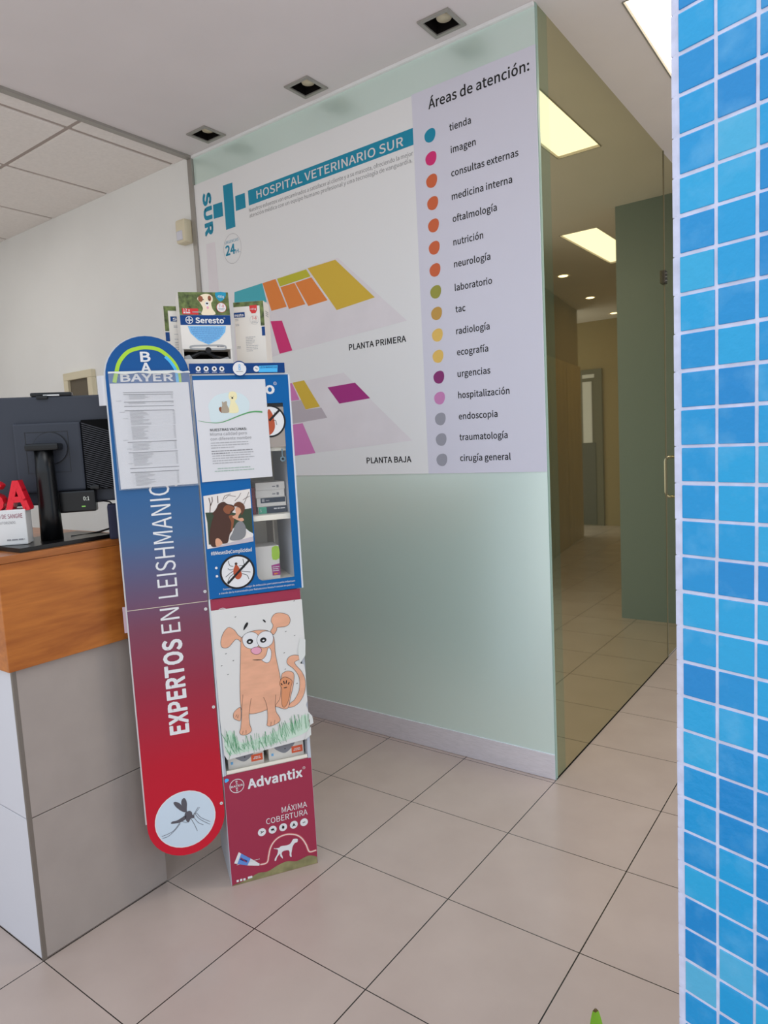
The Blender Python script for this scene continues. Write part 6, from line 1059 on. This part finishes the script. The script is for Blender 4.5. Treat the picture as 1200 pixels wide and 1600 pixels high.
k.m(M_brown).ell((c[0]-.018, c[1]+.014), .007, w+.0005, .009, 14).ell((c[0]+.008, c[1]+.016), .005, w+.0005, .008, 14); k.m(M_whiteprint).ell(c, .006, w+.0006, .007, 12); k.m(M_ink).ell((c[0], c[1]+.001), .0032, w+.0008, .0026, 10).ell((c[0]-.010, c[1]+.012), .0016, w+.0008, n=8).ell((c[0]+.007, c[1]+.012), .0016, w+.0008, n=8); k.m(M_pinknose).ell((c[0]+.001, c[1]-.011), .003, w+.0008, .004, 10)
k.build('puppy_photo', ct, 'photo of a shaggy pale puppy in a garden')
k = t.b(M_dblue).poly(D['q_band'], w); k.m(M_whiteprint); c = D['q_logo'][0]; k.ring(c, .0098, .0018, w+.0004, n=24).stroke([(c[0]-.008, c[1]), (c[0]+.008, c[1])], .003, w+.0004).stroke([(c[0], c[1]-.008), (c[0], c[1]+.008)], .003, w+.0004)
k.text('Seresto', D['q_txt'][0][0], D['q_txt'][1][0], mean(D['q_txt'][:2]), .0155, w+.0004, .045); k.ring((D['q_txt'][1][0]+.002, D['q_txt'][1][1]+.0145), .0018, .0005, w+.0004, n=10); k.build('name_band', ct)
k = t.b(M_lblue).poly(D['q_heart'], w); k.m(mat('steel_blue_print', 70, 110, 160, .5)); hc = .5*(D['q_heart'][0][0]+D['q_heart'][1][0])
for i in range(8): z = D['q_heart'][0][1]-.006-.0058*i; hw = (.048, .047, .045, .042, .036, .028, .018, .010)[i]; k.words(hc-hw, hc+hw, z, .0017, w+.0003, i)
k.build('blue_panel', ct)
k = t.b(M_silver).outline(smooth(D['q_collar'], 4), .005, w); k.m(M_ink2).words(.085, .105, D['q_collar'][2][1]-.004, .003, w+.0004, 3); k.build('collar_print', ct, 'grey printed collar')
t.b(M_ink).ell(D['q_thumb'][0], .0088, w+.0003, n=20).build('thumb_cutout', ct)
k = t.b(M_teal).poly(smooth(D['q_badge'], 2), w+.0004); k.m(M_whiteprint).text('≤8 kg', D['q_b8'][0][0], D['q_b8'][1][0], mean(D['q_b8']), .0068, w+.0007, .02); k.build('weight_badge', ct)
c = D['q_ring'][0]; k = t.b(M_red).ell(c, .0142, w+.0004, n=24); k.m(M_whiteprint).ell(c, .0132, w+.0006, n=24); k.m(M_red).text('7-8', D['q_r78'][0][0], D['q_r78'][1][0], mean(D['q_r78']), .0085, w+.0009); k.m(M_ink2).words(c[0]-.009, c[0]+.009, c[1]-.004, .0014, w+.0009, 2).words(c[0]-.007, c[0]+.007, c[1]-.007, .0012, w+.0009, 3); k.build('months_badge', ct)
k = t.b(M_red).poly(D['q_redtag'], w+.0004); k.m(M_whiteprint).text('12 x', D['q_t12'][0][0], D['q_t12'][1][0], mean(D['q_t12']), .0078, w+.0007, .02).words(D['q_t12'][0][0], D['q_t12'][1][0], D['q_t12'][0][1]-.005, .003, w+.0007, 1); k.m(M_silver).stroke([(.022, D['q_t12'][0][1]-.001), (.047, D['q_t12'][0][1]-.001)], .003, w+.0007); k.build('count_tag', ct)

RB = Frame(*STAND.at(.154, -.105, 0)[:2], math.atan2(0.52, 0.854))
def back_box(fr, lb, wd, dep, z1, tagm, right):
    t = T('collar_box', lb, 'box', fr, (wd/2, -dep/2, SH), 'collar boxes turned behind the front one')
    t.b(M_carton).box(0, wd, -dep, 0, SH+.001, z1, .001).build('carton', t.e)
    k = t.b(M_leafy).box(0, wd, 0, .0004, z1-.014, z1-.0005); k.box(wd-.012 if right else 0, wd if right else .012, 0, .0004, z1-.075, z1-.014); k.m(M_dblue).box(wd-.010 if right else 0.0, wd if right else .012, 0, .0004, z1-.105, z1-.078); k.build('garden_print', t.e)
    k = t.b(M_dblue).box(-.0 if right else .018, .034 if right else .05, .0004, .0008, z1-.046, z1-.031); k.m(M_whiteprint).text('resto' if right else 'Se', .003 if right else .024, .031 if right else .048, z1-.043, .008, .0011, .04); k.build('name_band', t.e)
    k = t.b(M_ink3); rd = random.Random(wd)
    if right:
        for i in range(9): k.words(.032, .032+rd.uniform(.018, .042), z1-.108-.0052*i, .0018, .0005, i)
        for z in (.052, .056, .067, .071, .135, .139): k.words(.003, .014, z1-z, .0018, .0005, int(z*1000))
        k.m(tagm).poly([(.050, z1-.012), (.074, z1-.012), (.073, z1-.028), (.068, z1-.036), (.056, z1-.036), (.051, z1-.028)], .0008); k.m(M_whiteprint).text('>8 kg', .053, .071, z1-.026, .005, .0011, .02); k.m(M_red).text('7-8', .056, .070, z1-.055, .009, .0008, .01)
        k.m(M_ink3).words(.055, .072, z1-.061, .0016, .0008, 8).words(.054, .073, z1-.065, .0016, .0008, 9); k.ring((.063, z1-.056), .0135, .0006, .0007, n=24)
        for sz in (0.03, 0.036, .042): k.box(wd, wd+.0004, -dep*.8, -dep*.3, z1-sz, z1-sz+.003)
    else:
        for z in (.060, .064, .085, .10, .11, .117, .124, .131, .138, .145): k.words(.026, .050, z1-z, .0018, .0005, int(z*1000))
    k.build('print', t.e)
back_box(RB, 'collar box turned sideways at the right end of cabinet top', .094, .07, 1.806, M_red, True)
LB = Frame(*STAND.at(-.050, -.145, 0)[:2], STAND.a)
back_box(LB, 'collar box half hidden at the left end of cabinet top', .09, .08, 1.800, M_red, False)
t = T('brochure_stack', 'stack of white brochures hanging behind the top of the board', 'paper stack', STAND, (-.235, -.012, 1.50))
k = t.b(M_paper)
for i in range(6): k.box(-.252+.0022*i, -.215, -.024+.003*i, -.0225+.003*i, 1.498, 1.580)
k.build('sheets', t.e)

# ---------------------------------------------------------------- plant in the doorway, only a leaf tip in view
t = T('potted_plant', 'green potted plant with one leaf tip showing at the bottom edge', 'plant', WALL, (0.66, 1.38, 0))
M_leaf = add_noise(mat('leaf_green', 110, 150, 30, .4), 12, .25); M_tip = mat('leaf_brown_tip', 90, 70, 30, .6)
t.b(mat('terracotta', 150, 84, 60, .7)).lathe((0.66, 1.38), [(.055, 0.001), (.06, .01), (.075, .11), (.082, .112), (.082, .13), (.07, .13), (.068, .12)]).build('pot', t.e)
t.b(mat('soil', 50, 38, 30, .9)).lathe((0.66, 1.38), [(.069, .112), (.069, .120)]).build('soil', t.e)
def leaf(k, base, tipp, bend, wd, tipm=None):
    N = 48; b0 = Vector(base); t1 = Vector(tipp); pts = []
    for i in range(N+1):
        f = i/N; p = b0.lerp(t1, f)+Vector(bend)*math.sin(PI*f); pts.append(p)
    side = Vector((0.8, 0.59, 0)); vs = []
    for i, p in enumerate(pts):
        f = i/N; h = wd*(math.sin(PI*(f*0.95+.04))**0.55)*(1 if f < 1 else 0.15)
        for s_ in (-1, 0, 1): q = p+side*h*s_+Vector((0, 0, -.004 if s_ == 0 else 0)); vs.append(k.P(q.x, -q.y, q.z))
    for i in range(N):
        k.m(M_tip if tipm and i >= N-1 else M_leaf)
        a = [vs[i*3+j] for j in range(3)]+[vs[i*3+3+j] for j in range(3)]
        k.add(a, [(0, 1, 4, 3), (1, 2, 5, 4)], True)
base = (0.66, -1.38, .115)
for tipp, bend, wd, tm in (((0.632, -1.325, .353), (.0, .0, .01), .019, True), ((0.72, -1.46, .28), (.03, -.03, .05), .018, False), ((0.60, -1.46, .25), (-.03, -.03, .05), .017, False), ((0.75, -1.36, .24), (.03, .0, .05), .016, False), ((0.66, -1.50, .27), (0, -.03, .06), .017, False)):
    k = t.b(M_leaf); leaf(k, base, tipp, bend, wd, tm); k.build('leaf', t.e)
